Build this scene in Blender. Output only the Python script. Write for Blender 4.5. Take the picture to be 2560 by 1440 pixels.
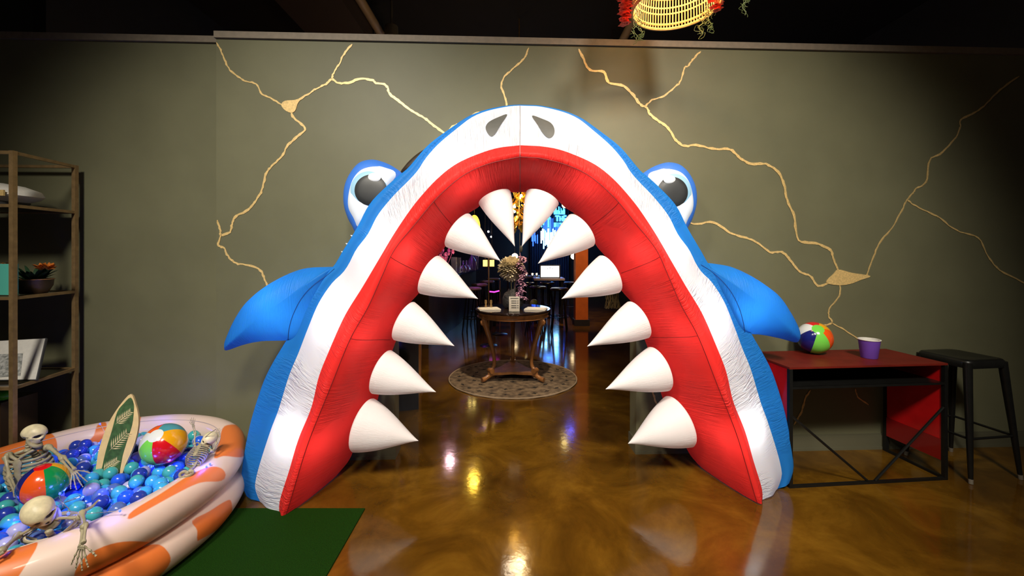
import bpy, math, random
import numpy as np
from mathutils import Vector, Matrix
from mathutils.bvhtree import BVHTree
from mathutils.geometry import tessellate_polygon

for o in list(bpy.data.objects): bpy.data.objects.remove(o)
random.seed(7)
SC = bpy.context.scene
COL = SC.collection
F = 1050.0; CH = 1.45; HX = 1280.0; HY = 630.0
PI = math.pi

# ---------------------------------------------------------------- camera
cd = bpy.data.cameras.new('camera'); cam = bpy.data.objects.new('camera', cd); COL.objects.link(cam)
cam.location = (0, 0, CH); cam.rotation_euler = (PI/2, 0, 0)
cd.sensor_width = 36; cd.sensor_fit = 'HORIZONTAL'
cd.lens = F/2560*36; cd.shift_y = -(720-HY)/2560; cd.clip_start = 0.02; cd.clip_end = 200
SC.camera = cam
# ---------------------------------------------------------------- world, exposure
w = bpy.data.worlds.new('world'); SC.world = w; w.use_nodes = True
w.node_tree.nodes['Background'].inputs[0].default_value = (0.9, 0.75, 0.6, 1)
w.node_tree.nodes['Background'].inputs[1].default_value = 0.026
SC.view_settings.view_transform = 'Standard'; SC.view_settings.look = 'None'
SC.view_settings.gamma = 1; SC.view_settings.use_curve_mapping = False
SC.view_settings.exposure = 0.10

def light(kind, name, loc, power, color, size=0.05, target=None, spot=None):
    d = bpy.data.lights.new(name, kind); o = bpy.data.objects.new(name, d); COL.objects.link(o)
    o.location = loc; d.energy = power; d.color = color
    if kind == 'AREA': d.size = size
    elif kind in ('POINT', 'SPOT'): d.shadow_soft_size = size
    if spot: d.spot_size = spot; d.spot_blend = 0.9
    if target is not None:
        o.rotation_euler = (Vector(target)-Vector(loc)).to_track_quat('-Z', 'Y').to_euler()
    return o
# track heads on the ceiling behind and above the camera
light('SPOT', 'ceiling_spot_light', (-1.5, -0.6, 3.7), 640, (1.0, 0.93, 0.80), 0.30, (-1.08, 2.8, 0.90), 1.38)
light('SPOT', 'ceiling_spot_light', (0.0, -0.8, 3.8), 490, (1.0, 0.91, 0.77), 0.30, (0.0, 2.6, 0.25), 1.12)
light('SPOT', 'ceiling_spot_light', (1.6, -0.3, 3.7), 560, (1.0, 0.93, 0.80), 0.30, (1.35, 2.95, 1.15), 1.22)

# ---------------------------------------------------------------- geometry helpers
TH = math.atan(0.042); CU, SU = math.cos(TH), math.sin(TH)
def pix(px, py, Y): return Vector(((px-HX)*Y/F, Y, CH-(py-HY)*Y/F))
def flo(px, py, z=0.0):
    Y = (CH-z)*F/(py-HY); return pix(px, py, Y)
def wplane(px, py, y0):          # hit of a view ray with the plane Y = y0 + .042 X
    a = (px-HX)/F; return pix(px, py, y0/(1-0.042*a))
def wf(s, t, z): return Vector((s*CU + t*SU, 2.99 + s*SU - t*CU, z))   # wall frame: s along, t out towards the viewer

OFF = {}
class MB:
    def __init__(s): s.v = []; s.f = []; s.m = []; s.uv = None; s.at = []
    def add(s, vs, fs, mi=0, at=None):
        b = len(s.v); s.v += [Vector(v) for v in vs]
        s.f += [tuple(i+b for i in f) for f in fs]; s.m += [mi]*len(fs)
        s.at += (list(at) if at is not None else [0.0]*len(vs))
        return s
    def box(s, c, d, rz=0.0, mi=0, mat=None):
        M = mat or Matrix.Rotation(rz, 3, 'Z'); c = Vector(c)
        vs = [c + M @ Vector((x*d[0]/2, y*d[1]/2, z*d[2]/2)) for x in (-1, 1) for y in (-1, 1) for z in (-1, 1)]
        return s.add(vs, [(0,1,3,2),(4,6,7,5),(0,4,5,1),(2,3,7,6),(0,2,6,4),(1,5,7,3)], mi)
    def quad(s, a, b, c, d, mi=0): return s.add([a,b,c,d], [(0,1,2,3)], mi)
    def tube(s, pts, r, n=8, cap=True, mi=0, closed=False, flat=1.0):
        pts = [Vector(p) for p in pts]; N = len(pts)
        if not hasattr(r, '__len__'): r = [r]*N
        vs = []; up = None
        for i in range(N):
            if closed: t = (pts[(i+1) % N]-pts[i-1])
            else: t = pts[min(i+1, N-1)]-pts[max(i-1, 0)]
            t = t.normalized() if t.length > 1e-9 else Vector((0,0,1))
            if up is None:
                up = Vector((0,0,1)) if abs(t.z) < .9 else Vector((0,1,0))
            a = t.cross(up)
            if a.length < 1e-6: a = t.cross(Vector((1,0,0)))
            a.normalize(); b = a.cross(t).normalized(); up = b
            for k in range(n):
                q = 2*PI*k/n; vs.append(pts[i] + a*math.cos(q)*r[i] + b*math.sin(q)*r[i]*flat)
        fs = []
        for i in range(N if closed else N-1):
            j = (i+1) % N
            for k in range(n):
                l = (k+1) % n; fs.append((i*n+k, i*n+l, j*n+l, j*n+k))
        if cap and not closed:
            fs.append(tuple(range(n))[::-1]); fs.append(tuple((N-1)*n+k for k in range(n)))
        return s.add(vs, fs, mi)
    def lathe(s, c, prof, n=24, mi=0, mat=None, a0=0, a1=2*PI, caps=False):
        c = Vector(c); M = mat or Matrix.Identity(3); full = abs(a1-a0-2*PI) < 1e-6
        m = n if full else n+1; vs = []
        for (r, z) in prof:
            for k in range(m):
                q = a0+(a1-a0)*k/n; vs.append(c + M @ Vector((r*math.cos(q), r*math.sin(q), z)))
        fs = []
        for i in range(len(prof)-1):
            for k in range(n):
                l = (k+1) % m; fs.append((i*m+k, i*m+l, (i+1)*m+l, (i+1)*m+k))
        if caps: fs.append(tuple(range(m))[::-1]); fs.append(tuple((len(prof)-1)*m+k for k in range(m)))
        return s.add(vs, fs, mi)
    def sphere(s, c, r, n=12, k=8, mi=0, mat=None):
        if not hasattr(r, '__len__'): r = (r, r, r)
        M = mat or Matrix.Identity(3); c = Vector(c); vs = [c + M @ Vector((0,0,-r[2]))]
        for i in range(1, k):
            p = -PI/2+PI*i/k
            for j in range(n):
                q = 2*PI*j/n; vs.append(c + M @ Vector((r[0]*math.cos(p)*math.cos(q), r[1]*math.cos(p)*math.sin(q), r[2]*math.sin(p))))
        vs.append(c + M @ Vector((0,0,r[2]))); L = len(vs)-1; fs = []
        for j in range(n):
            l = (j+1) % n; fs.append((0, 1+l, 1+j))
            for i in range(k-2): fs.append((1+i*n+j, 1+i*n+l, 1+(i+1)*n+l, 1+(i+1)*n+j))
            fs.append((1+(k-2)*n+j, 1+(k-2)*n+l, L))
        return s.add(vs, fs, mi)
    def pillow(s, loop, nrm, T, back=None, K=7, mi=0, center=None, rim=0.0, pw=0.5):
        """closed outline swelled into a cushion: T in front (along nrm), back behind"""
        loop = [Vector(p) for p in loop]; n = len(loop); nrm = Vector(nrm).normalized()
        c = Vector(center) if center is not None else sum(loop, Vector())/n
        back = T if back is None else back; vs = []; fs = []
        for sgn, D in ((1, T), (-1, back)):
            b = len(vs)
            for i in range(K):
                k = 1-i/K; h = D*max(0, 1-k**2.4)**pw + rim
                for p in loop: vs.append(c+(p-c)*k + nrm*sgn*h)
            vs.append(c+nrm*sgn*(D+rim))
            for i in range(K-1):
                for j in range(n):
                    l = (j+1) % n; q = (b+i*n+j, b+i*n+l, b+(i+1)*n+l, b+(i+1)*n+j); fs.append(q if sgn > 0 else q[::-1])
            for j in range(n):
                l = (j+1) % n; q = (b+(K-1)*n+j, b+(K-1)*n+l, b+K*n); fs.append(q if sgn > 0 else q[::-1])
        h = K*n+1
        if rim > 0 or True:
            for j in range(n):
                l = (j+1) % n; fs.append((j, h+j, h+l, l))
        return s.add(vs, fs, mi)
    def slab(s, loop, nrm, t, mi=0):
        """flat outline with thickness t behind it"""
        loop = [Vector(p) for p in loop]; n = len(loop); d = Vector(nrm).normalized()*t
        vs = loop + [p-d for p in loop]; tri = tessellate_polygon([loop])
        fs = [tuple(x) for x in tri] + [tuple(i+n for i in x)[::-1] for x in tri]
        for j in range(n):
            l = (j+1) % n; fs.append((j, j+n, l+n, l))
        return s.add(vs, fs, mi)
    def build(s, name, mat, parent=None, smooth=True, kind=None, origin=None, weld=False):
        me = bpy.data.meshes.new(name)
        if parent is not None: off = OFF[parent.name]
        elif origin is not None: off = Vector(origin)
        else:
            A = np.array([tuple(v) for v in s.v]); lo, hi = A.min(0), A.max(0)
            off = Vector(((lo[0]+hi[0])/2, (lo[1]+hi[1])/2, lo[2]))
        me.from_pydata([tuple(v-off) for v in s.v], [], s.f)
        mats = mat if isinstance(mat, (list, tuple)) else [mat]
        for m in mats: me.materials.append(m)
        me.polygons.foreach_set('material_index', s.m)
        me.polygons.foreach_set('use_smooth', [smooth]*len(me.polygons))
        if any(a != 0.0 for a in s.at):
            a = me.attributes.new('sd', 'FLOAT', 'POINT'); a.data.foreach_set('value', s.at)
        if s.uv:
            a = me.attributes.new('st', 'FLOAT_VECTOR', 'POINT')
            a.data.foreach_set('vector', [x for u in s.uv for x in (u[0], u[1], 0.0)])
        me.validate(); me.update()
        import bmesh
        bm = bmesh.new(); bm.from_mesh(me)
        if weld: bmesh.ops.remove_doubles(bm, verts=bm.verts, dist=1e-5)
        bmesh.ops.recalc_face_normals(bm, faces=bm.faces)
        if smooth:
            for e in bm.edges:
                if len(e.link_faces) == 2 and e.calc_face_angle(0) > 1.0: e.smooth = False
        bm.to_mesh(me); bm.free()
        o = bpy.data.objects.new(name, me); COL.objects.link(o)
        if parent is not None: o.parent = parent
        else: o.location = off
        OFF[o.name] = off
        if kind: o['kind'] = kind
        return o

def tag(o, label, cat, group=None, kind=None):
    o['label'] = label; o['category'] = cat
    if group: o['group'] = group
    if kind: o['kind'] = kind
    return o
def thing(name, label, cat, loc, group=None):
    o = bpy.data.objects.new(name, None); COL.objects.link(o); o.location = loc; o.empty_display_size = .05
    OFF[o.name] = Vector(loc); return tag(o, label, cat, group)
def spl(pts, n=6, closed=False):       # Catmull-Rom
    P = [Vector(p) for p in pts]; N = len(P); out = []
    for i in range(N if closed else N-1):
        a = P[(i-1) % N] if closed or i > 0 else P[0]*2-P[1]
        b = P[i]; c = P[(i+1) % N]
        d = P[(i+2) % N] if closed or i < N-2 else P[-1]*2-P[-2]
        for k in range(n):
            t = k/n; out.append(.5*((2*b)+(c-a)*t+(2*a-5*b+4*c-d)*t*t+(3*b-a-3*c+d)*t**3))
    if not closed: out.append(P[-1])
    return out
def resample(P, n):
    P = [Vector(p) for p in P]; L = [0]
    for i in range(1, len(P)): L.append(L[-1]+(P[i]-P[i-1]).length)
    out = []; j = 0
    for k in range(n):
        t = L[-1]*k/(n-1)
        while j < len(P)-2 and L[j+1] < t: j += 1
        d = L[j+1]-L[j]; out.append(P[j].lerp(P[j+1], (t-L[j])/d if d > 0 else 0))
    return out
def frame(fwd, up):                    # columns: right, fwd, up
    f = Vector(fwd).normalized(); u = Vector(up); r = f.cross(u).normalized(); u = r.cross(f).normalized()
    return Matrix((r, f, u)).transposed()

# ---------------------------------------------------------------- materials
def srgb(r, g, b):
    def c(x):
        x /= 255.0; return x/12.92 if x <= .04045 else ((x+.055)/1.055)**2.4
    return (c(r), c(g), c(b), 1)
def mat(name, col, rough=.5, metal=0.0, noise=0.0, nscale=8.0, bump=0.0, bscale=40.0, emit=None, es=1.0, col2=None,
        coat=0.0, trans=0.0, alpha=1.0, spec=.5, sd=None, stretch=None, coord='Object', sss=0.0, bdist=.01):
    m = bpy.data.materials.new(name); m.use_nodes = True; nt = m.node_tree; N = nt.nodes; L = nt.links
    p = N['Principled BSDF']; p.inputs['Roughness'].default_value = rough; p.inputs['Metallic'].default_value = metal
    p.inputs['Base Color'].default_value = col; p.inputs['Coat Weight'].default_value = coat
    p.inputs['Coat Roughness'].default_value = .05
    p.inputs['Transmission Weight'].default_value = trans; p.inputs['Alpha'].default_value = alpha
    p.inputs['Specular IOR Level'].default_value = spec
    if sss: p.inputs['Subsurface Weight'].default_value = sss; p.inputs['Subsurface Scale'].default_value = .02
    if emit: p.inputs['Emission Color'].default_value = emit; p.inputs['Emission Strength'].default_value = es
    tc = N.new('ShaderNodeTexCoord'); vec = tc.outputs[coord]
    if stretch:
        mp = N.new('ShaderNodeMapping'); mp.inputs['Scale'].default_value = stretch; L.new(vec, mp.inputs['Vector']); vec = mp.outputs['Vector']
    out = None
    if noise or col2:
        nz = N.new('ShaderNodeTexNoise'); nz.inputs['Scale'].default_value = nscale; nz.inputs['Detail'].default_value = 5
        L.new(vec, nz.inputs['Vector'])
        rp = N.new('ShaderNodeMapRange'); rp.inputs['From Min'].default_value = .35; rp.inputs['From Max'].default_value = .65
        L.new(nz.outputs['Fac'], rp.inputs['Value'])
        mx = N.new('ShaderNodeMix'); mx.data_type = 'RGBA'; L.new(rp.outputs['Result'], mx.inputs['Factor'])
        c2 = col2 or tuple(x*(1-noise) for x in col[:3])+(1,)
        mx.inputs['A'].default_value = col; mx.inputs['B'].default_value = c2; out = mx.outputs['Result']
    if sd:                                   # second colour painted where the attribute 'sd' is positive
        at = N.new('ShaderNodeAttribute'); at.attribute_name = 'sd'
        r2 = N.new('ShaderNodeMapRange'); r2.inputs['From Min'].default_value = -sd[1]; r2.inputs['From Max'].default_value = sd[1]
        L.new(at.outputs['Fac'], r2.inputs['Value'])
        m2 = N.new('ShaderNodeMix'); m2.data_type = 'RGBA'; L.new(r2.outputs['Result'], m2.inputs['Factor'])
        if out: L.new(out, m2.inputs['A'])
        else: m2.inputs['A'].default_value = col
        m2.inputs['B'].default_value = sd[0]; out = m2.outputs['Result']
    if out: L.new(out, p.inputs['Base Color'])
    if bump:
        nb = N.new('ShaderNodeTexNoise'); nb.inputs['Scale'].default_value = bscale; nb.inputs['Detail'].default_value = 4
        L.new(vec, nb.inputs['Vector']); bp = N.new('ShaderNodeBump'); bp.inputs['Strength'].default_value = bump
        bp.inputs['Distance'].default_value = bdist; L.new(nb.outputs['Fac'], bp.inputs['Height']); L.new(bp.outputs['Normal'], p.inputs['Normal'])
    return m
def fabric(name, col, tr=.42, wr=1.0):
    """thin inflatable cloth: diffuse mixed with translucent, gathers across the seams"""
    m = bpy.data.materials.new(name); m.use_nodes = True; nt = m.node_tree; N = nt.nodes; L = nt.links
    p = N['Principled BSDF']; p.inputs['Base Color'].default_value = col; p.inputs['Roughness'].default_value = .5
    p.inputs['Specular IOR Level'].default_value = .25
    t = N.new('ShaderNodeBsdfTranslucent'); t.inputs['Color'].default_value = col
    mx = N.new('ShaderNodeMixShader'); mx.inputs[0].default_value = tr
    L.new(p.outputs[0], mx.inputs[1]); L.new(t.outputs[0], mx.inputs[2]); L.new(mx.outputs[0], N['Material Output'].inputs['Surface'])
    at = N.new('ShaderNodeAttribute'); at.attribute_name = 'st'
    mp = N.new('ShaderNodeMapping'); mp.inputs['Scale'].default_value = (46, 5.0, 1); L.new(at.outputs['Vector'], mp.inputs['Vector'])
    nz = N.new('ShaderNodeTexNoise'); nz.inputs['Scale'].default_value = 1.0; nz.inputs['Detail'].default_value = 3; nz.inputs['Distortion'].default_value = .9
    L.new(mp.outputs['Vector'], nz.inputs['Vector'])
    tc = N.new('ShaderNodeTexCoord'); nm = N.new('ShaderNodeTexNoise'); nm.inputs['Scale'].default_value = 3.0
    L.new(tc.outputs['Object'], nm.inputs['Vector'])
    rr = N.new('ShaderNodeMapRange'); rr.inputs['From Min'].default_value = .42; rr.inputs['From Max'].default_value = .62; L.new(nm.outputs['Fac'], rr.inputs['Value'])
    mu = N.new('ShaderNodeMath'); mu.operation = 'MULTIPLY'; L.new(nz.outputs['Fac'], mu.inputs[0]); L.new(rr.outputs['Result'], mu.inputs[1])
    bp = N.new('ShaderNodeBump'); bp.inputs['Strength'].default_value = wr; bp.inputs['Distance'].default_value = .03
    L.new(mu.outputs[0], bp.inputs['Height']); L.new(bp.outputs['Normal'], p.inputs['Normal']); L.new(bp.outputs['Normal'], t.inputs['Normal'])
    return m

m_wall = mat('wall_paint', (0.158, 0.154, 0.088, 1), .5, noise=.12, nscale=2.5, bump=.05, bscale=260, spec=.32, bdist=.002)
m_trim = mat('wall_cap', (0.24, 0.195, 0.145, 1), .6, noise=.15, nscale=30)
m_base = mat('baseboard_paint', (0.11, 0.105, 0.066, 1), .35)
m_ceil = mat('ceiling_black', (0.004, 0.003, 0.003, 1), .9, noise=.4, nscale=3)
m_dark = mat('hall_wall_dark', (0.010, 0.009, 0.012, 1), .7, noise=.3, nscale=4)
m_gold = mat('gold_paint', (0.86, 0.60, 0.24, 1), .4, metal=.15, noise=.25, nscale=90)
m_black = mat('black_metal', (0.012, 0.012, 0.011, 1), .32, metal=.3, noise=.2, nscale=20)
m_brass = mat('brass_frame', (0.42, 0.27, 0.12, 1), .4, metal=.55, noise=.25, nscale=30)
m_wood = mat('carved_wood', (0.38, 0.16, 0.05, 1), .32, noise=.45, nscale=14, stretch=(1, 1, .25), coat=.3)
m_woodd = mat('dark_wood', (0.07, 0.038, 0.02, 1), .4, noise=.4, nscale=12, stretch=(1, 1, .2))
m_red = fabric('red_fabric', srgb(242, 52, 46), .36, .7)
m_white = fabric('white_fabric', (0.82, 0.83, 0.85, 1), .36, .8)
m_blue = fabric('blue_fabric', srgb(38, 130, 212), .36, .35)
m_tooth = fabric('tooth_fabric', (0.84, 0.80, 0.80, 1), .22, .22)
m_eyeblue = mat('eye_blue', srgb(58, 118, 215), .5, bump=.1, bscale=20)
m_eyewhite = mat('eye_white', (0.72, 0.78, 0.88, 1), .5)
m_eyering = mat('eye_ring', srgb(150, 196, 226), .5)
m_iris = mat('eye_iris', (0.03, 0.033, 0.036, 1), .45, noise=.4, nscale=6)
m_spot = mat('eye_spot', (0.9, 0.92, 0.95, 1), .5)
m_nost = mat('nostril_grey', (0.085, 0.083, 0.075, 1), .55, noise=.2, nscale=12)
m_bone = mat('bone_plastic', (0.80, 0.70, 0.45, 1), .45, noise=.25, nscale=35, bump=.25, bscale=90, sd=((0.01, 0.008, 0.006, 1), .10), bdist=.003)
m_turf = mat('turf', (0.014, 0.072, 0.002, 1), .85, noise=.55, nscale=260, bump=1, bscale=420, spec=.1)
m_screen = mat('screen', (0, 0, 0, 1), .3, emit=(0.9, 0.95, 1, 1), es=3.2)
m_glass = mat('clear_glass', (0.9, 0.93, 0.95, 1), .03, trans=.95, spec=.5)
m_card = mat('card', (0.75, 0.72, 0.66, 1), .6, noise=.08, nscale=60)
m_ink = mat('ink', (0.05, 0.05, 0.05, 1), .6)
m_inkg = mat('grey_print', (0.18, 0.19, 0.18, 1), .6, col2=(0.5, 0.5, 0.48, 1), nscale=60)

def floor_mat():
    m = bpy.data.materials.new('polished_concrete'); m.use_nodes = True; nt = m.node_tree; N = nt.nodes; L = nt.links
    p = N['Principled BSDF']; tc = N.new('ShaderNodeTexCoord')
    n1 = N.new('ShaderNodeTexNoise'); n1.inputs['Scale'].default_value = 2.2; n1.inputs['Detail'].default_value = 8; n1.inputs['Roughness'].default_value = .65
    n1.inputs['Distortion'].default_value = .6; L.new(tc.outputs['Object'], n1.inputs['Vector'])
    cr = N.new('ShaderNodeValToRGB'); L.new(n1.outputs['Fac'], cr.inputs['Fac'])
    e = cr.color_ramp.elements; e[0].position = .3; e[0].color = (0.048, 0.019, 0.002, 1); e[1].position = .7; e[1].color = (0.185, 0.088, 0.008, 1)
    x = cr.color_ramp.elements.new(.5); x.color = (0.105, 0.046, 0.004, 1)
    L.new(cr.outputs['Color'], p.inputs['Base Color'])
    n2 = N.new('ShaderNodeTexNoise'); n2.inputs['Scale'].default_value = 9; n2.inputs['Detail'].default_value = 6; L.new(tc.outputs['Object'], n2.inputs['Vector'])
    mr = N.new('ShaderNodeMapRange'); mr.inputs['To Min'].default_value = .05; mr.inputs['To Max'].default_value = .16
    L.new(n2.outputs['Fac'], mr.inputs['Value']); L.new(mr.outputs['Result'], p.inputs['Roughness'])
    bp = N.new('ShaderNodeBump'); bp.inputs['Strength'].default_value = .10; bp.inputs['Distance'].default_value = .003
    n3 = N.new('ShaderNodeTexNoise'); n3.inputs['Scale'].default_value = 26; n3.inputs['Detail'].default_value = 3; L.new(tc.outputs['Object'], n3.inputs['Vector'])
    L.new(n3.outputs['Fac'], bp.inputs['Height']); L.new(bp.outputs['Normal'], p.inputs['Normal'])
    p.inputs['Specular IOR Level'].default_value = .6
    return m
m_floor = floor_mat()

# ================================================================ THE SETTING
def wbox(name, s0, s1, t0, t1, z0, z1, m, kind='structure', b=None):
    b = b or MB()
    vs = [wf(s, t, z) for s in (s0, s1) for t in (t0, t1) for z in (z0, z1)]
    b.add(vs, [(0,1,3,2),(4,6,7,5),(0,4,5,1),(2,3,7,6),(0,2,6,4),(1,5,7,3)])
    return b.build(name, m, kind=kind, smooth=False) if name else b
MB().add([(-7,-3,0),(9,-3,0),(9,19,0),(-7,19,0),(-7,-3,-.1),(9,-3,-.1),(9,19,-.1),(-7,19,-.1)],
         [(0,1,2,3),(7,6,5,4),(0,4,5,1),(1,5,6,2),(2,6,7,3),(3,7,4,0)]).build('floor', m_floor, kind='structure', smooth=False, origin=(0,0,0))
MB().box((1, 8, 4.25), (16, 22, .1)).build('ceiling', m_ceil, kind='structure', smooth=False)
SL, SR = -0.828, 0.896          # the opening's jambs along the wall
SC0 = -2.047                    # where the wall steps back
ZT = 2.925
b = MB(); wbox(None, SC0, SL, -.14, 0, 0, ZT, None, b=b); wbox(None, SR, 5.2, -.14, 0, 0, ZT, None, b=b); wbox(None, SL, SR, -.14, 0, 1.93, ZT, None, b=b)
b.build('wall_front', m_wall, kind='structure', smooth=False)
wbox('wall_left', -6.5, SC0, -.21, -.07, 0, ZT, m_wall)
wbox('trim_1', SC0-.005, 5.2, -.16, .02, ZT, ZT+.045, m_trim)
wbox('trim_2', -6.5, SC0-.005, -.23, -.05, ZT, ZT+.045, m_trim)
def baseboard(name, s0, s1, t):
    b = MB(); wbox(None, s0, s1, t, t+.014, 0, .10, None, b=b); wbox(None, s0, s1, t+.014, t+.02, 0, .02, None, b=b); wbox(None, s0, s1, t+.0, t+.008, .10, .112, None, b=b)
    b.build(name, m_base, kind='structure', smooth=False)
baseboard('baseboard_left', SC0, SL+.012, 0.0); baseboard('baseboard_right', SR-.012, 5.2, 0.0); baseboard('baseboard_far_left', -6.5, SC0, -.07)
for s, sg in ((SL, 1), (SR, -1)):
    wbox('baseboard_jamb', min(s, s+sg*.012), max(s, s+sg*.012), -.14, 0, 0, .1, m_base)
MB().box((1, 17.2, 2.1), (16, .1, 4.2)).build('wall_back', m_dark, kind='structure', smooth=False)
MB().box((-3.6, 10.2, 2.1), (.1, 14, 4.2)).build('wall_hall_left', m_dark, kind='structure', smooth=False)
MB().box((4.6, 10.2, 2.1), (.1, 14, 4.2)).build('wall_hall_right', m_dark, kind='structure', smooth=False)

# ceiling services seen over the wall
for x, y0, y1 in ((-1.475, 3.4, 8.0), (1.28, 3.4, 8.0)):
    b = MB(); b.tube([(x, y0, 3.9), (x, y1, 3.9)], .045, 14)
    for yy in (4.05, 5.6): b.tube([(x, yy, 3.9), (x, yy, 4.21)], .006, 6)
    o = b.build('ceiling_pipe', mat('pipe_paint', (0.36, 0.27, 0.18, 1), .5, noise=.15))
    tag(o, 'beige ceiling pipe sloping down to the wall top, %s' % ('left of the arch' if x < 0 else 'just under the rattan lamp'), 'pipe', 'ceiling pipes')
b = MB(); b.box((-1.82, 5.5, 3.85), (.6, 4.0, .3)); b.box((-1.82, 4.6, 3.85), (.63, .03, .33))
tag(b.build('ceiling_duct', mat('duct_brown', (0.035, 0.021, 0.012, 1), .7), smooth=False), 'dim brown ceiling duct beside the left ceiling pipe', 'duct')
b = MB(); b.lathe((-1.32, 4.6, 3.8), [(0, .12), (.07, .12), (.075, 0), (.06, -.0), (.058, .05), (0, .06)], 18); b.tube([(-1.32, 4.6, 3.9), (-1.32, 4.6, 4.21)], .012, 8)
tag(b.build('track_spotlight', mat('spot_grey', (0.12, 0.11, 0.10, 1), .5)), 'small unlit grey spotlight beside the left ceiling pipe', 'spotlight')

# ================================================================ GOLD MURAL
def strand(b, P, wd=5.5, seed=0):
    rnd = random.Random(seed+len(P)); pts = spl([Vector((x, y, 0)) for x, y in P], 5); n = len(pts); L = []
    for i, p in enumerate(pts):
        t = (pts[min(i+1, n-1)]-pts[max(i-1, 0)]); t.normalize(); q = Vector((-t.y, t.x, 0))
        p = p + q*rnd.uniform(-.9, .9); ww = wd*(.42+rnd.uniform(-.12, .18))
        if i in (0, n-1): ww *= .5
        L.append((p+q*ww, p-q*ww))
    fr = []; bk = []
    for a, c in L:
        A = wplane(a.x, a.y, 2.99-.0035); C_ = wplane(c.x, c.y, 2.99-.0035); A2 = wplane(a.x, a.y, 2.9895); C2 = wplane(c.x, c.y, 2.9895)
        fr += [A, C_, A2, C2]
    fs = []
    for i in range(n-1):
        k = 4*i; fs += [(k, k+1, k+5, k+4), (k, k+4, k+6, k+2), (k+1, k+3, k+7, k+5)]
    b.add(fr, fs)
def soma(b, P):
    lp = [wplane(p.x, p.y, 2.99-.005) for p in spl([Vector((x, y, 0)) for x, y in P], 4, True)]
    b.slab(lp, (SU, -CU, 0), .0045)
b = MB()
strand(b, [(541,106),(552,125),(562,150),(575,175),(600,195),(615,203),(640,210),(655,235),(680,247),(708,264)], 4.5)
soma(b, [(703,262),(712,252),(735,250),(752,246),(744,259),(738,276),(728,282),(712,275)])
strand(b, [(742,252),(775,232),(790,222),(815,210),(829,196)], 5)
strand(b, [(829,196),(835,180),(848,160),(860,135),(880,110)], 4.5)
strand(b, [(829,196),(845,207),(870,207),(900,197),(930,200),(940,208),(965,213),(975,235),(1000,255),(1030,278),(1060,295),(1085,315),(1118,337)], 6)
strand(b, [(728,276),(735,295),(763,320),(745,340),(720,362),(705,390),(680,415),(665,435),(655,475),(640,500),(620,525),(590,540),(580,560),(575,580),(552,588)], 6)
strand(b, [(543,550),(550,575),(551,590),(545,612),(560,620),(570,640),(590,658),(620,663),(650,675),(660,695),(670,720)], 5.5)
tag(b.build('wall_mural', m_gold), 'gold lightning-like lines painted on the grey wall left of the shark', 'mural', 'gold wall paintings')
b = MB()
strand(b, [(1322,119),(1310,145),(1285,170),(1262,190),(1253,215),(1262,240),(1268,275)], 5)
soma(b, [(1165,306),(1178,288),(1195,279),(1215,282),(1240,276),(1235,300),(1200,312)])
strand(b, [(1112,345),(1125,322),(1142,311),(1165,312)], 4.5)
tag(b.build('wall_mural', m_gold), 'short gold painted line running from the wall top down to the shark nose', 'mural', 'gold wall paintings')
b = MB()
strand(b, [(1447,122),(1460,150),(1475,175),(1510,180),(1522,207),(1560,215),(1585,240),(1600,260),(1617,270),(1625,285),(1650,305),(1670,320),(1690,350),(1710,365),(1740,363),(1790,373),(1825,373),(1850,395),(1880,410),(1915,410),(1945,430),(1960,460),(1968,500),(1985,540),(1997,600),(2040,608),(2075,625),(2085,650),(2097,680)], 6.5)
strand(b, [(1613,267),(1630,250),(1660,240),(1690,215),(1700,205),(1712,170),(1720,165),(1735,145),(1752,128)], 4.5)
soma(b, [(2066,706),(2085,684),(2097,674),(2130,682),(2176,690),(2152,700),(2125,710),(2096,713)])
strand(b, [(1710,540),(1735,560),(1785,556),(1825,582),(1860,593),(1890,605),(1925,630),(1955,630),(1975,650),(2000,680),(2025,690),(2045,715),(2074,706)], 5.5)
strand(b, [(2166,694),(2172,675),(2185,640),(2200,605),(2230,570),(2255,525),(2268,500),(2285,480),(2292,470),(2315,455),(2325,400),(2350,385),(2385,350),(2400,320),(2402,300),(2430,285),(2460,265),(2500,225),(2548,190)], 4.5)
strand(b, [(2268,500),(2290,515),(2335,537),(2350,545),(2390,575),(2445,595),(2470,640),(2500,675),(2570,712)], 4)
strand(b, [(2100,708),(2098,740),(2075,770),(2072,790),(2080,808),(2040,815)], 4)
strand(b, [(2080,808),(2120,830),(2165,860)], 3.5)
strand(b, [(2026,975),(2012,1000),(2004,1030),(1985,1062)], 5)
strand(b, [(2138,972),(2145,992),(2172,1012)], 3.5)
strand(b, [(1630,975),(1638,1000),(1648,1020)], 5)
tag(b.build('wall_mural', m_gold), 'gold lightning-like lines painted on the grey wall right of the shark', 'mural', 'gold wall paintings')

# ================================================================ SHARK ARCH
Y0 = 2.36
S0 = 0.085
ox = Vector((0, 0, 0))
curS = [(622,1228),(612,1200),(613,1158),(622,1098),(638,1029),(664,951),(690,900),(719,853),(745,810),(775,752),(805,705),(840,665),(859,633),(881,598),(904,556),(920,524),(942,495),(993,448),(1019,428),(1044,400),(1073,368),(1115,336),(1175,296),(1217,284),(1271,276),(1300,275)]
curB = [(650,1254),(640,1230),(638,1208),(650,1158),(677,1075),(696,1025),(723,938),(746,883),(769,823),(796,759),(829,709),(856,683),(872,660),(891,623),(920,585),(945,537),(984,489),(1022,451),(1046,424),(1064,396),(1097,359),(1145,319),(1180,293),(1219,277),(1271,266),(1300,264)]
curW = [(698,1280),(700,1249),(723,1176),(746,1098),(778,1020),(797,942),(824,874),(861,791),(906,718),(945,652),(981,591),(1019,534),(1048,496),(1089,451),(1131,416),(1175,393),(1239,371),(1300,363)]
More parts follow.
